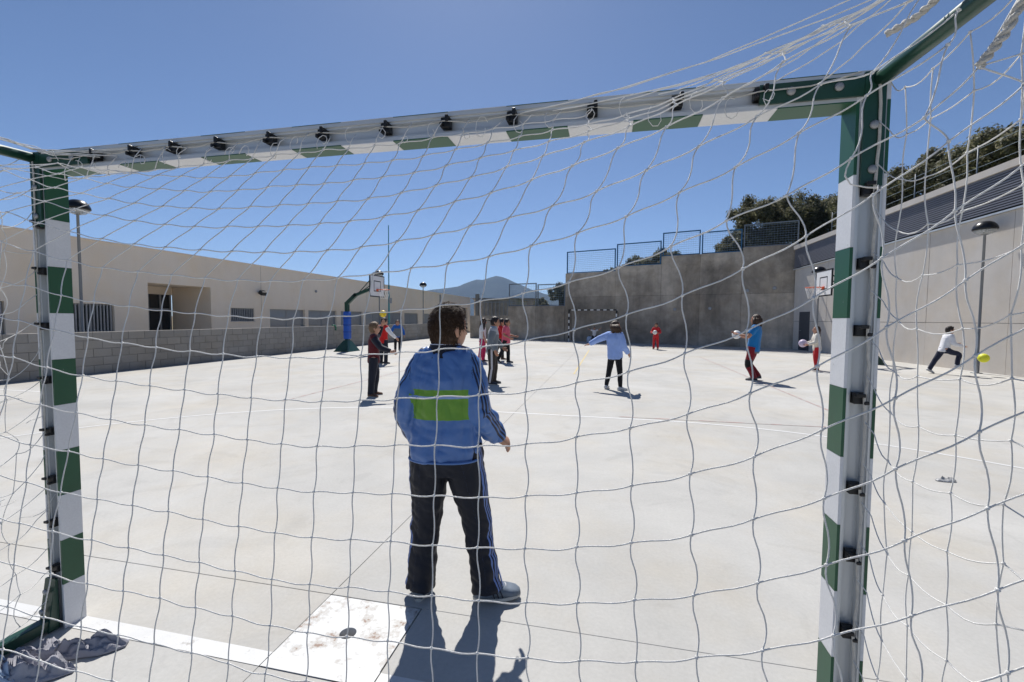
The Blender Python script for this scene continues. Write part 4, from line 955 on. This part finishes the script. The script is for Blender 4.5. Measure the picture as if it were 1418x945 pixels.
# ---- the goalkeeper boy in front of the net
C_navy = cloth('navy', (.012, .014, .026), .7); C_black = cloth('black', (.012, .012, .014)); C_jblue = mat('cloth_track_blue', (.075, .17, .42), .42, var=.10, vs_=6, bump=.25, bs=20, spec=.45)
m = C_jblue; nn = m.node_tree.nodes; l = m.node_tree.links; b = nn['Principled BSDF']; src = b.inputs['Base Color'].links[0].from_socket
def band_z(lo, hi, attr):
    at = nn.new('ShaderNodeAttribute'); at.attribute_name = attr
    a = nn.new('ShaderNodeMath'); a.operation = 'GREATER_THAN'; a.inputs[1].default_value = lo; l.new(at.outputs['Fac'], a.inputs[0])
    c = nn.new('ShaderNodeMath'); c.operation = 'LESS_THAN'; c.inputs[1].default_value = hi; l.new(at.outputs['Fac'], c.inputs[0])
    d = nn.new('ShaderNodeMath'); d.operation = 'MULTIPLY'; l.new(a.outputs[0], d.inputs[0]); l.new(c.outputs[0], d.inputs[1]); return d.outputs[0]
def over(src, fac, col):
    mx = nn.new('ShaderNodeMix'); mx.data_type = 'RGBA'; l.new(fac, mx.inputs[0]); l.new(src, mx.inputs[6]); mx.inputs[7].default_value = (*col, 1); return mx.outputs[2]
src = over(src, band_z(.124, .222, 'band'), (.13, .30, .025)); src = over(src, band_z(.193, .201, 'band'), (.22, .33, .62))
for c in (-.012, .0, .012): src = over(src, band_z(c-.0032, c+.0032, 'sleeve_stripe'), (.012, .016, .04))
l.new(src, b.inputs['Base Color'])
C_pant = striped('navy_side_stripes', (.009, .011, .020), (.14, .22, .50), .0026, (-.027, -.017, -.007))
M_shoe_k = mat('shoe_grey_blue', (.13, .16, .20), .6, var=.25, vs_=20)
boy, J, fr_ = person('person', 'boy in blue jacket with a green band on the back, standing in the goal', (.06, .53, 0), -4, 1.46,
    dict(lean=2, side=-1, twist=0, shw=.070, headk=1.0, arm_l=((-.36, -.12, -.93), (.12, .45, -.88)), arm_r=((.28, -.10, -.95), (.34, .60, -.72)), leg_l=((-.08, .04, -.99), (-.06, -.10, -.99)), leg_r=((.23, .05, -.97), (.17, -.10, -.98)),
         foot_l=-8, foot_r=72, head=35, nod=-3, curl_r=.9, curl_l=.8, palm_r=(-.3, .6, .6), hand_r=(.55, .65, -.45)),
    dict(torso=C_jblue, sleeve=C_jblue, name='jacket', thick=1.10, shape=(1.17, .76), yoke=C_jblue), dict(thigh=C_pant, thick=1.10, cuff=.047), shoes=M_shoe_k, hair=('short', M_hair_b), wide=1.02, voxel=.0062, wr=.016, hem=-.03, detail=True, group=None)
jk = [c for c in boy.children if c.name.startswith('jacket')][0]; me = jk.data; P0, sp, tr, tf, u, hd = fr_
ab = me.attributes.new('band', 'FLOAT', 'POINT'); asx = me.attributes.new('sleeve_stripe', 'FLOAT', 'POINT')
sg = [(P0, P0+sp*.30*u, .115*u, 0)]+[(J[a+k], J[b_+k], .05*u, 1 if k == 'l' else 2) for k in 'lr' for a, b_ in (('sh', 'el'), ('el', 'wr'))]
for v in me.vertices:
    q = seg_near(v.co, sg); c = v.co-P0; hz_ = c.dot(sp)/u
    ab.data[v.index].value = hz_ if (q[1] == 0 and c.dot(tf) < .02*u and abs(c.dot(tr)) < .13*u) else -9
    val = 9.
    if q[1]:
        a, b_, r_, lab = sg[q[2]]; s = -1 if q[1] == 1 else 1; ax = (b_-a).normalized(); o_ = v.co-(a+(b_-a)*q[3]); ov = tr*s*.75-tf*.62+sp*.2; ov = (ov-ax*ov.dot(ax)).normalized(); fv = ax.cross(ov)
        if o_.dot(ov) > 0: val = o_.dot(fv)/u*s
    elif hz_ > .255: val = c.dot(tf)/u+.012
    asx.data[v.index].value = val
# collar, hem cuff and trouser zip flash
bm = bmesh.new(); cN = J['neck']
rs = [ering(bm, cN+sp*q*u+tf*f_*u, tr, tf, a*u, b_*u, 28) for q, a, b_, f_ in ((-.012, .064, .060, 0), (.012, .054, .052, .002), (.030, .051, .050, .003), (.033, .047, .046, .003), (.012, .046, .046, .002))]
for r0, r1 in zip(rs, rs[1:]):
    for k in range(28): bm.faces.new((r0[k], r0[(k+1) % 28], r1[(k+1) % 28], r1[k]))
co = bm_obj('collar', bm, C_navy, jk, True)
bm = bmesh.new(); tube(bm, [cN+sp*.0325*u+tf*.003*u+tr*cos(a)*.0505*u+tf*sin(a)*.0495*u for a in [2*pi*k/36 for k in range(37)]], .0028, 6, cap=False); bm_obj('collar_piping', bm, mat('pale_piping', (.45, .5, .62), .6), jk, True)
bm = bmesh.new(); hp_ = P0-sp*.012*u
pts = []
for k in range(41):
    a = 2*pi*k/40; cx, sy = cos(a), sin(a); pts.append(hp_+tr*math.copysign(abs(cx)**.8, cx)*.092*u*1.02*1.29+tf*math.copysign(abs(sy)**.8, sy)*.080*u*1.02*1.13)
tube(bm, pts, .006, 8, cap=False); bm_obj('hem_band', bm, mat('cloth_track_blue_plain', (.075, .17, .42), .45), jk, True)
bm = bmesh.new(); an, kn_ = J['anr'], J['knr']; ax = (kn_-an).normalized(); fd = J['fdr']
for i, f in enumerate((-.012, .0, .012)):
    b0 = an+ax*.012*u+fd*(.045+.0)*u; sd_ = ax.cross(fd).normalized()
    tube(bm, [an-ax*.012*u+fd*.056*u+sd_*f*u, an+ax*.03*u+fd*.052*u+sd_*f*u, an+ax*.075*u+fd*.045*u+sd_*f*u*.7], .0035, 6)
bm_obj('hem_stripes', bm, mat('stripe_pale_blue', (.35, .42, .72), .5), [c for c in boy.children if c.name.startswith('trousers')][0], True)
for c in boy.children:
    if c.name.startswith('shoe'):
        k = 'r' if (c.data.vertices[0].co-J['solel']).length > (c.data.vertices[0].co-J['soler']).length else 'l'
        fd = J['fd'+k]; so_ = J['sole'+k]; rv = fd.cross(V(0, 0, 1)).normalized()
        for s in (-1, 1):
            for i in range(3):
                f = .012+i*.014
                tubeo('shoe_stripe', [so_+fd*(f+.012)*u+rv*s*.0305*u+V(0, 0, .014*u), so_+fd*(f+.004)*u+rv*s*.0285*u+V(0, 0, .034*u), so_+fd*(f-.004)*u+rv*s*.019*u+V(0, 0, .054*u)], .0035, C_navy, c, 6)
        for i in range(4): tubeo('lace', [so_+fd*(.028+i*.012)*u-rv*.016*u+V(0, 0, (.057-i*.006)*u), so_+fd*(.03+i*.012)*u+V(0, 0, (.0605-i*.006)*u), so_+fd*(.028+i*.012)*u+rv*.016*u+V(0, 0, (.057-i*.006)*u)], .0025, M_shoe_w, c, 5)
# ---- the other children
def gpos(x, y): return (x, y, 0)
K_maroon = cloth('maroon', (.10, .012, .018)); K_red = cloth('red', (.50, .02, .025)); K_pink = cloth('pink', (.62, .11, .17)); K_teal = cloth('teal_blue', (.01, .16, .42)); K_white = cloth('white', (.72, .72, .74)); K_cream = cloth('cream', (.66, .62, .54))
K_lblue = cloth('light_blue', (.30, .43, .78)); K_grey = cloth('grey', (.16, .18, .20)); K_lgrey = cloth('light_grey', (.42, .43, .45)); K_jblue = cloth('jacket_blue', (.02, .12, .45)); K_wine = cloth('wine', (.20, .012, .02)); K_brown = cloth('dark_brown', (.03, .022, .02)); K_jean = cloth('dark_jeans', (.018, .022, .045)); K_mag = cloth('magenta', (.50, .03, .12)); K_shirtred = cloth('bright_red', (.55, .015, .015))
stand = dict(arm_l=((-.2, 0, -1), (-.05, .25, -1)), arm_r=((.2, 0, -1), (.05, .25, -1)), leg_l=((-.08, .03, -1), (-.03, -.06, -1)), leg_r=((.08, .03, -1), (.03, -.06, -1)))
def P(**k): d = dict(stand); d.update(k); return d
person('person', 'boy in a maroon jacket with navy sleeves, one arm stretched out, left of the goalkeeper', gpos(-3.22, 5.6), 62, 1.30,
    P(arm_r=((.35, .55, -.75), (.25, .85, -.35)), arm_l=((-.75, .25, .1), (.25, .35, .9)), leg_l=((-.05, .10, -1), (-.02, -.12, -1)), leg_r=((.12, -.10, -1), (.06, -.08, -1)), foot_l=-5, foot_r=35, head=-12, nod=-6),
    dict(torso=K_maroon, sleeve=C_navy, yoke=K_maroon, name='jacket'), dict(thigh=C_navy, knee=C_navy, thick=1.06), shoes=M_shoe_b, hair=('short', M_hair_l))
person('person', 'boy in a red shirt half hidden behind the boy in maroon', gpos(-5.75, 10.6), 20, 1.37,
    P(arm_r=((.5, .3, -.8), (.3, .6, -.6)), head=15), dict(torso=K_shirtred, sleeve=K_white, yoke=K_shirtred, name='shirt'), dict(thigh=C_navy), hair=('short', M_hair_d))
person('person', 'child in an open bright blue jacket walking near the basketball post', gpos(-7.62, 15.2), 150, 1.27,
    P(arm_l=((-.5, .1, -.85), (-.2, .3, -.9)), arm_r=((.5, 0, -.85), (.3, .2, -.9)), leg_l=((-.05, .3, -1), (0, -.1, -1)), leg_r=((.05, -.18, -1), (0, -.45, -1)), toe_r=.3), dict(torso=K_grey, sleeve=K_jblue, yoke=K_jblue, hemc=K_jblue, name='jacket', thick=1.1), dict(thigh=C_black), hair=('short', M_hair_b))
C_sidewhite = striped('brown_white_stripe', (.03, .022, .02), (.55, .53, .55), .014, (0,))
person('person', 'child in grey jacket, dark trousers with pale side stripe, right of the goalkeeper', gpos(-1.56, 7.5), 78, 1.43,
    P(lean=4, arm_l=((-.2, .25, -.95), (.1, .7, -.6)), arm_r=((.18, -.12, -1), (.05, .45, -.85)), leg_l=((-.06, .16, -1), (-.02, -.08, -1)), leg_r=((.04, .02, -1), (.02, -.14, -1)), foot_r=12, head=-6),
    dict(torso=K_grey, sleeve=K_grey, yoke=K_lgrey, hemc=K_lgrey, name='jacket', thick=1.08, collar=True), dict(thigh=C_sidewhite, thick=1.08), shoes=M_shoe_d, hair=('tail', M_hair_d), skin=M_skin2)
person('person', 'child in a white top and pink trousers behind the child in grey', gpos(-3.1, 12.1), 80, 1.40,
    P(arm_r=((.2, .1, -1), (.1, .4, -.9)), leg_l=((-.05, .12, -1), (0, -.1, -1)), leg_r=((.05, -.12, -1), (0, -.2, -1))), dict(torso=K_white, hemc=K_mag, name='shirt', sleeve=K_white), dict(thigh=K_mag), hair=('long', M_hair_b), sleeve=.5)
person('person', 'child in red walking just left of the child in the pink shirt', gpos(-2.65, 12.5), 70, 1.36,
    P(lean=6, arm_r=((.3, .4, -.85), (.1, .8, -.5)), leg_l=((-.05, .35, -1), (0, .05, -1)), leg_r=((.05, -.3, -1), (0, -.5, -1)), toe_r=.45, foot_l=0), dict(torso=K_red, name='shirt', sleeve=K_red), dict(thigh=K_brown), shoes=M_shoe_b, hair=('short', M_hair_d), skin=M_skin2)
person('person', 'child in a pink shirt and black trousers striding to the right', gpos(-2.28, 11.9), 88, 1.36,
    P(arm_r=((.3, -.1, -.9), (.1, .7, -.3)), arm_l=((-.3, .2, -.9), (0, .8, -.2)), leg_l=((-.04, .16, -1), (0, .02, -1)), leg_r=((.04, -.34, -1), (0, -.52, -.95)), toe_r=.45), dict(torso=K_pink, name='shirt', thick=1.08), dict(thigh=C_black), shoes=M_shoe_d, hair=('short', M_hair_d), skin=M_skin2, sleeve=.55, wide=1.1)
person('person', 'girl in a light blue sweater with one arm stretched out to the left', gpos(.97, 7.42), 28, 1.35,
    P(lean=-2, side=-2, arm_l=((-.88, -.25, -.35), (-.82, -.28, -.45)), arm_r=((.25, .05, -1), (.12, .6, -.7)), leg_l=((-.16, -.03, -1), (-.14, -.10, -1)), leg_r=((.12, .02, -1), (.10, -.10, -1)), foot_l=-15, foot_r=35, head=48, nod=-4, hand_l=(-.9, -.1, -.2), curl_l=.2, wind=(1, -.2, .2)),
    dict(torso=K_lblue, name='sweater', thick=1.12), dict(thigh=C_black, thick=.86, cuff=.03), shoes=M_shoe_w, hair=('bob', M_hair_b), hem=.0)
person('person', 'small child in a white printed shirt crouching inside the far goal', gpos(.02, 24.75), 175, 1.05,
    P(lean=12, arm_l=((-.9, .1, .3), (-.3, .5, .5)), arm_r=((.9, .1, .25), (.4, .6, .4)), leg_l=((-.25, .6, -.7), (-.1, -.6, -.8)), leg_r=((.25, .6, -.7), (.1, -.6, -.8))), dict(torso=K_white, name='shirt'), dict(thigh=C_navy), hair=('short', M_hair_d), sleeve=.5)
rk, RJ, _ = person('person', 'child in a red tracksuit holding a ball in front of the stained wall', gpos(3.0, 20.1), 195, 1.22,
    P(arm_l=((-.4, .15, -.9), (.4, .85, -.1)), arm_r=((.4, .15, -.9), (-.4, .85, -.1)), head=0, nod=-8), dict(torso=K_red, name='jacket'), dict(thigh=K_red), shoes=M_shoe_b, hair=('short', M_hair_d), skin=M_skin2)
tk_, TJ, _ = person('person', 'child in a teal shirt and wine trousers carrying a ball, right of centre', gpos(4.12, 9.67), -62, 1.56,
    P(lean=-6, arm_l=((-.45, .35, -.8), (.1, .95, .15)), arm_r=((.25, .2, -.95), (-.1, 1, -.05)), leg_l=((-.05, .22, -1), (-.02, -.42, -.95)), leg_r=((.08, .28, -1), (.04, -.6, -.9)), toe_r=.1, head=-6, nod=-6),
    dict(torso=K_teal, name='shirt', hemc=K_grey, thick=1.06), dict(thigh=K_wine, knee=C_black, shin=K_wine, thick=1.02), shoes=M_shoe_d, hair=('bob', M_hair_b), sleeve=.5, skin=M_skin2, hem=.02)
gk, GJ, _ = person('person', 'girl in red trousers and cream top holding a pale ball by the right wall', gpos(6.55, 12.4), -80, 1.23,
    P(lean=4, arm_l=((-.2, .3, -.9), (.1, .95, -.3)), arm_r=((.2, .35, -.9), (-.1, .95, -.25)), leg_l=((-.04, .1, -1), (0, -.1, -1)), leg_r=((.04, .02, -1), (0, -.15, -1)), nod=-14), dict(torso=K_cream, name='sweater'), dict(thigh=K_red, thick=1.05), shoes=M_shoe_b, hair=('long', M_hair_b))
person('person', 'boy in a white long-sleeved shirt and dark jeans running along the right wall', gpos(9.55, 12.4), 92, 1.27,
    P(lean=12, arm_r=((.25, .35, -.85), (0, .95, -.1)), arm_l=((-.2, .55, -.75), (.1, .95, .15)), leg_l=((-.06, -.45, -.9), (0, -.42, -.9)), leg_r=((.06, .95, -.3), (0, -.1, -1)), toe_l=.5, foot_r=0, nod=-4, head=0), dict(torso=K_white, name='shirt'), dict(thigh=K_jean), shoes=M_shoe_w, hair=('short', M_hair_d))

# ---- balls
def ball(loc, r, c1, c2, label, seams=True):
    b = thing('ball', label, 'ball', loc); bm = bmesh.new(); bmesh.ops.create_uvsphere(bm, u_segments=24, v_segments=16, radius=r); bm_obj('cover', bm, c1, b, True)
    if seams:
        ico = bmesh.new(); bmesh.ops.create_icosphere(ico, subdivisions=1, radius=1); dirs = [v.co.normalized() for v in ico.verts][:12]; ico.free()
        for d in dirs:
            bm = bmesh.new(); q = d.to_track_quat('Z', 'Y'); c = bm.verts.new(d*r*1.012); ring = [bm.verts.new((q @ Vector((cos(2*pi*k/5)*.36, sin(2*pi*k/5)*.36, .933))).normalized()*r*1.006) for k in range(5)]
            for k in range(5): bm.faces.new((c, ring[k], ring[(k+1) % 5]))
            bm_obj('patch', bm, c2, b)
    return b
Wt = mat('ball_white', (.72, .72, .70), .5); Bk = mat('ball_black', (.02, .02, .02), .5); Yl = mat('ball_yellow', (.72, .72, .03), .5); Pl = mat('ball_lilac', (.52, .44, .56), .5); Yk = mat('ball_amber', (.75, .55, .02), .5)
def between(t, J, f=0.): 
    bpy.context.view_layer.update(); return t.matrix_world @ ((J['wrl']+J['wrr'])/2+Vector((0, .09+f, .02)))
ball(between(rk, RJ), .10, Wt, Bk, 'black and white ball held by the child in red')
ball(between(tk_, TJ), .10, Wt, Wt, 'white ball held by the child in the teal shirt', False)
ball(between(gk, GJ), .11, Pl, Wt, 'pale lilac ball held by the girl in red trousers', False)
ball((10.3, 12.2, .46), .115, Yl, Yl, 'bright yellow ball bouncing beside the right lamp', False)
ball((-5.62, 10.35, 1.50), .10, Yk, Bk, 'yellow and black ball in the air above the boy in maroon')

# ---- clothes left on the ground by the left post
def garment(name, label, outline, n, seed, h, m, cat='jacket'):
    g_ = thing(name, label, cat, (outline[0][0], outline[0][1], 0)); O = Vector((outline[0][0], outline[0][1], 0)); return g_, O
def crumple(parent, O, A, B, w0, w1, m, seed, h=.05, name='sleeve', nu=34, nv=16):
    """a thick crumpled strip of cloth from A to B"""
    A, B = Vector((*A, 0)), Vector((*B, 0)); d = (B-A); nrm = Vector((-d.y, d.x, 0)).normalized(); bm = bmesh.new(); top_, bot = [], []
    for i in range(nu+1):
        t = i/nu; w_ = w0+(w1-w0)*t; w_ *= (1+.25*noise.noise(Vector((t*4, seed, 0))))*min(1, .35+3*t, .35+3*(1-t)); rt_, rb_ = [], []
        for j in range(nv+1):
            v_ = j/nv*2-1; e = 1-abs(v_)**3; p = A+d*t+nrm*(v_*w_/2+.03*noise.noise(Vector((t*3, seed+5, v_))))
            q = Vector((t*4+seed, v_*4.6+t*3, seed)); z = (.2+1.5*abs(noise.noise(q))+.55*abs(noise.noise(q*2.7)))*h*e*min(1, 5*t+.15, 5*(1-t)+.15)
            rt_.append(bm.verts.new(p-O+Vector((0, 0, z+.006)))); rb_.append(bm.verts.new(p-O+Vector((0, 0, .004))))
        top_.append(rt_); bot.append(rb_)
    for i in range(nu):
        for j in range(nv): bm.faces.new((top_[i][j], top_[i+1][j], top_[i+1][j+1], top_[i][j+1])); bm.faces.new((bot[i][j], bot[i][j+1], bot[i+1][j+1], bot[i+1][j]))
        for j, f_ in ((0, 1), (nv, -1)): bm.faces.new((top_[i][j], bot[i][j], bot[i+1][j], top_[i+1][j]))
    for i in (0, nu):
        for j in range(nv): bm.faces.new((top_[i][j], top_[i][j+1], bot[i][j+1], bot[i][j]))
    fix(bm); return bm_obj(name, bm, m, parent, True)
K_gj = cloth('grey_lilac', (.30, .30, .34)); K_pale = cloth('pale_blue', (.42, .52, .66))
gj, GO = garment('jacket', 'grey jacket dropped on the ground beside the left post', [(-1.35, -.24)], 0, 1, 0, None)
crumple(gj, GO, (-1.47, -.33), (-1.13, -.095), .13, .035, K_gj, 1.3, .06, 'sleeve', 60, 26); crumple(gj, GO, (-1.52, -.42), (-1.18, -.25), .17, .06, K_gj, 4.1, .065, 'body', 60, 26); crumple(gj, GO, (-1.45, -.22), (-1.28, -.16), .09, .05, K_gj, 7.7, .05, 'hood')
pj, PO = garment('sweatshirt', 'pale blue sweatshirt lying under the grey jacket in the bottom left corner', [(-1.45, -.38)], 0, 1, 0, None)
crumple(pj, PO, (-1.62, -.34), (-1.32, -.36), .16, .12, K_pale, 9.2, .075, 'body'); crumple(pj, PO, (-1.5, -.46), (-1.3, -.40), .12, .08, K_pale, 11.5, .05, 'sleeve')
# backpacks near the far goal and by the right wall
def backpack(loc, rz, m, label, s=1.):
    t = thing('backpack', label, 'backpack', loc, rz); bm = bmesh.new(); rs = [ering(bm, Vector((0, 0, z*s)), Vector((1, 0, 0)), Vector((0, 1, 0)), a*s, b_*s, 20, 3) for z, a, b_ in ((.0, .13, .08), (.03, .15, .10), (.2, .155, .11), (.32, .14, .09), (.38, .08, .05))]
    loft(bm, rs); bm_obj('bag', bm, m, t, True); bm = bmesh.new(); rs = [ering(bm, Vector((0, -.12*s, z*s)), Vector((1, 0, 0)), Vector((0, 1, 0)), a*s, .03*s, 16, 3) for z, a in ((.05, .10), (.10, .11), (.18, .10))]; loft(bm, rs); bm_obj('pocket', bm, m, t, True)
    tubeo('handle', [Vector((-.03, .02, .37))*s, Vector((-.02, .02, .42))*s, Vector((.02, .02, .42))*s, Vector((.03, .02, .37))*s], .008, M_black, t)
backpack((-.25, 24.7, 0), .3, K_pale, 'pale blue backpack on the ground in the far goal'); backpack((9.35, 17.7, 0), 1.2, C_black, 'dark backpack on the ground near the right lamp and wall')
o = None
lt = thing('plastic_bag', 'small crumpled pale plastic bag on the court right of the near post', 'litter', (3.74, 3.0, 0)); crumple(lt, Vector((3.74, 3.0, 0)), (3.66, 2.99), (3.83, 3.02), .05, .03, mat('thin_plastic', (.5, .5, .5), .3, alpha=.7), 2.2, .03, 'film', 16, 8)

# ---- low building and yard beyond the boundary wall
fb = thing('far_building', 'low grey building with dark posts beyond the boundary wall, left of the mountain', 'building', (-10.4, 37, 0))
boxo('wall', (0, 0, -.1), (3.2, 5, 3.1), M_cast, fb); boxo('wall', (-3.2, 8, -.1), (3.6, 14, 3.45), M_cast, fb); boxo('roof', (-.15, -.15, 3.1), (3.35, 5.1, 3.2), M_mortar, fb); boxo('roof', (-3.4, 7.8, 3.45), (3.8, 14.2, 3.57), M_mortar, fb)
for k in range(8): boxo('gate_bar', (.25+k*.36, -.12, .1), (.3+k*.36, -.08, 2.9), M_steel, fb)
for z in (.3, 1.5, 2.8): boxo('gate_rail', (.15, -.079, z), (3.0, -.04, z+.06), M_steel, fb)
boxo('pillar', (-.5, -.3, -.1), (-.2, 0, 3.55), M_mortar, fb)

# ============================================================ TREES
def leafm(name, col):
    m = mat(name, col, .6, var=.4, vs_=3, spec=.2); nn = m.node_tree.nodes; l = m.node_tree.links; b = nn['Principled BSDF']; t = nn.new('ShaderNodeBsdfTranslucent'); mx = nn.new('ShaderNodeMixShader'); mx.inputs[0].default_value = .45
    l.new(b.inputs['Base Color'].links[0].from_socket, t.inputs[0]); l.new(b.outputs[0], mx.inputs[1]); l.new(t.outputs[0], mx.inputs[2]); l.new(mx.outputs[0], nn['Material Output'].inputs[0]); return m
M_leaf = [leafm('leaf_olive', (.17, .165, .095)), leafm('leaf_dark', (.105, .11, .058)), leafm('leaf_grey', (.22, .205, .14))]
M_bark = mat('bark', (.09, .07, .05), .95, var=.4, vs_=8, bump=.8, bs=30)
def tree_mesh(seed, rx, rz, n, trunk_h):
    rr = random.Random(seed); bt = bmesh.new(); cl = []
    tube(bt, [(0, 0, -.5), (.05, .03, trunk_h*.5), (-.04, .06, trunk_h)], [.2, .16, .12], 9)
    for k in range(9):
        a = rr.uniform(0, 2*pi); e = rr.uniform(.3, 1.2); L_ = rr.uniform(.5, .95); d = Vector((cos(a)*cos(e)*rx, sin(a)*cos(e)*rx, sin(e)*rz*1.3))*L_; b0 = Vector((-.04, .06, trunk_h*rr.uniform(.6, 1)))
        tube(bt, [b0, b0+d*.5+Vector((rr.uniform(-.2, .2), rr.uniform(-.2, .2), .1)), b0+d], [.09, .05, .02], 6)
    for k in range(48):
        while True:
            p = Vector((rr.uniform(-1, 1), rr.uniform(-1, 1), rr.uniform(-.75, 1)))
            if .2 < p.length < 1: break
        cl.append((Vector((p.x*rx, p.y*rx, trunk_h+rz*.7+p.z*rz)), rr.uniform(.34, .62)*min(rx, rz)*.66))
    bl = bmesh.new()
    for k in range(n):
        c, r = cl[rr.randrange(len(cl))]; d = Vector((rr.gauss(0, 1), rr.gauss(0, 1), rr.gauss(0, 1))).normalized(); q = c+d*r*(rr.random()**.5)*rr.uniform(.7, 1.25); q.z -= 0
        nn = (d+Vector((rr.uniform(-1, 1), rr.uniform(-1, 1), rr.uniform(-.5, 1)))*.9).normalized(); t = nn.orthogonal().normalized(); t = Quaternion(nn, rr.uniform(0, 6.3)) @ t; s = nn.cross(t); L_ = rr.uniform(.055, .115); W_ = L_*.42
        f = bl.faces.new([bl.verts.new(v) for v in (q-t*L_, q+s*W_, q+t*L_, q-s*W_)]); f.material_index = rr.choice((0, 0, 0, 1, 1, 2))
    mt_ = bpy.data.meshes.new('trunk'); bt.to_mesh(mt_); bt.free(); mt_.materials.append(M_bark)
    ml = bpy.data.meshes.new('crown'); bl.to_mesh(ml); bl.free()
    for m_ in M_leaf: ml.materials.append(m_)
    return mt_, ml
TV = [tree_mesh(1, 2.1, 1.6, 30000, 1.7), tree_mesh(2, 2.4, 1.5, 30000, 1.4), tree_mesh(3, 1.7, 1.7, 24000, 1.6), tree_mesh(5, 1.2, .9, 13000, .5)]
def tree(v, loc, s, rz, label, grp='trees on the slope behind the walls'):
    t = thing('tree', label, 'tree', loc, rz, grp); t.scale = (s, s, s*R.uniform(.92, 1.08))
    for nm, me in zip(('trunk', 'crown'), TV[v]): link(nm, me, None, t)
for v, x, y, z, s, lb in ((0, 10.9, 31.5, 4.9, 1.05, 'rounded olive tree above the stained wall, left of its cluster'), (2, 13.4, 32.5, 5.4, 1.08, 'tallest olive tree above the corner of the retaining wall'), (1, 15.9, 33, 5.4, 1.05, 'olive tree just left of the right goal post top'),
                          (3, 9.0, 30, 4.9, 1.1, 'small bush at the left foot of the olive cluster'), (3, 4.6, 31.5, 3.9, 1.15, 'largest low bush seen through the blue fence panels'), (3, 2.9, 32.5, 3.7, 1.05, 'middle low bush seen through the blue fence panels'), (3, 1.0, 31.5, 3.5, .75, 'smallest low bush, leftmost behind the blue fence panels'),
                          (3, -2.9, 33.5, 2.6, .75, 'dark bush left of the tall wall beside the grey fence'), (3, -4.4, 33, 1.8, .55, 'low shrub behind the grey fence in front of the mountain'),
                          (1, 15.8, 27.5, 5.0, 1.0, 'dark olive tree just right of the right goal post above the louvres'), (0, 16.2, 23.5, 5.1, 1.0, 'second dark olive tree above the louvre band'), (2, 16.0, 20.4, 4.8, 1.0, 'third dark olive tree above the louvre band'), (1, 15.8, 17.2, 4.8, 1.05, 'dark olive tree at the right edge above the coping'), (0, 15.5, 14.0, 4.7, 1.05, 'rightmost dark olive tree above the coping')):
    tree(v, (x, y, z), s, R.uniform(0, 6), lb)
yf = thing('fence', 'thin grey wire fence on the slope under the dark trees on the right', 'fence', (0, 0, 0)); yf['kind'] = 'thing'
for k in range(8):
    p = RA+rd_*(k*2.4)+Vector((-rd_.y, rd_.x, 0))*1.6; tubeo('fence_post', [(p.x, p.y, 4.6+.05*k*2.4), (p.x, p.y, 6.6+.055*k*2.4)], .02, M_gfence, yf)
for h_ in (5.6, 5.9, 6.2, 6.5):
    p, q = RA+Vector((-rd_.y, rd_.x, 0))*1.6, RA+rd_*16.8+Vector((-rd_.y, rd_.x, 0))*1.6; tubeo('fence_wire', [(p.x, p.y, h_), (q.x, q.y, h_+.9)], .006, M_wire, yf, 4)
# ============================================================ air
hz = boxo('haze', (-3900, -450, -1.7), (3900, 4600, 420), None); hz['kind'] = 'stuff'
m = bpy.data.materials.new('haze_air'); m.use_nodes = True; n = m.node_tree.nodes; n.remove(n['Principled BSDF'])
v = n.new('ShaderNodeVolumePrincipled'); v.inputs['Color'].default_value = (.46, .66, 1.0, 1); v.inputs['Density'].default_value = .00013; v.inputs['Anisotropy'].default_value = .2
m.node_tree.links.new(v.outputs[0], n['Material Output'].inputs['Volume']); hz.data.materials.append(m)
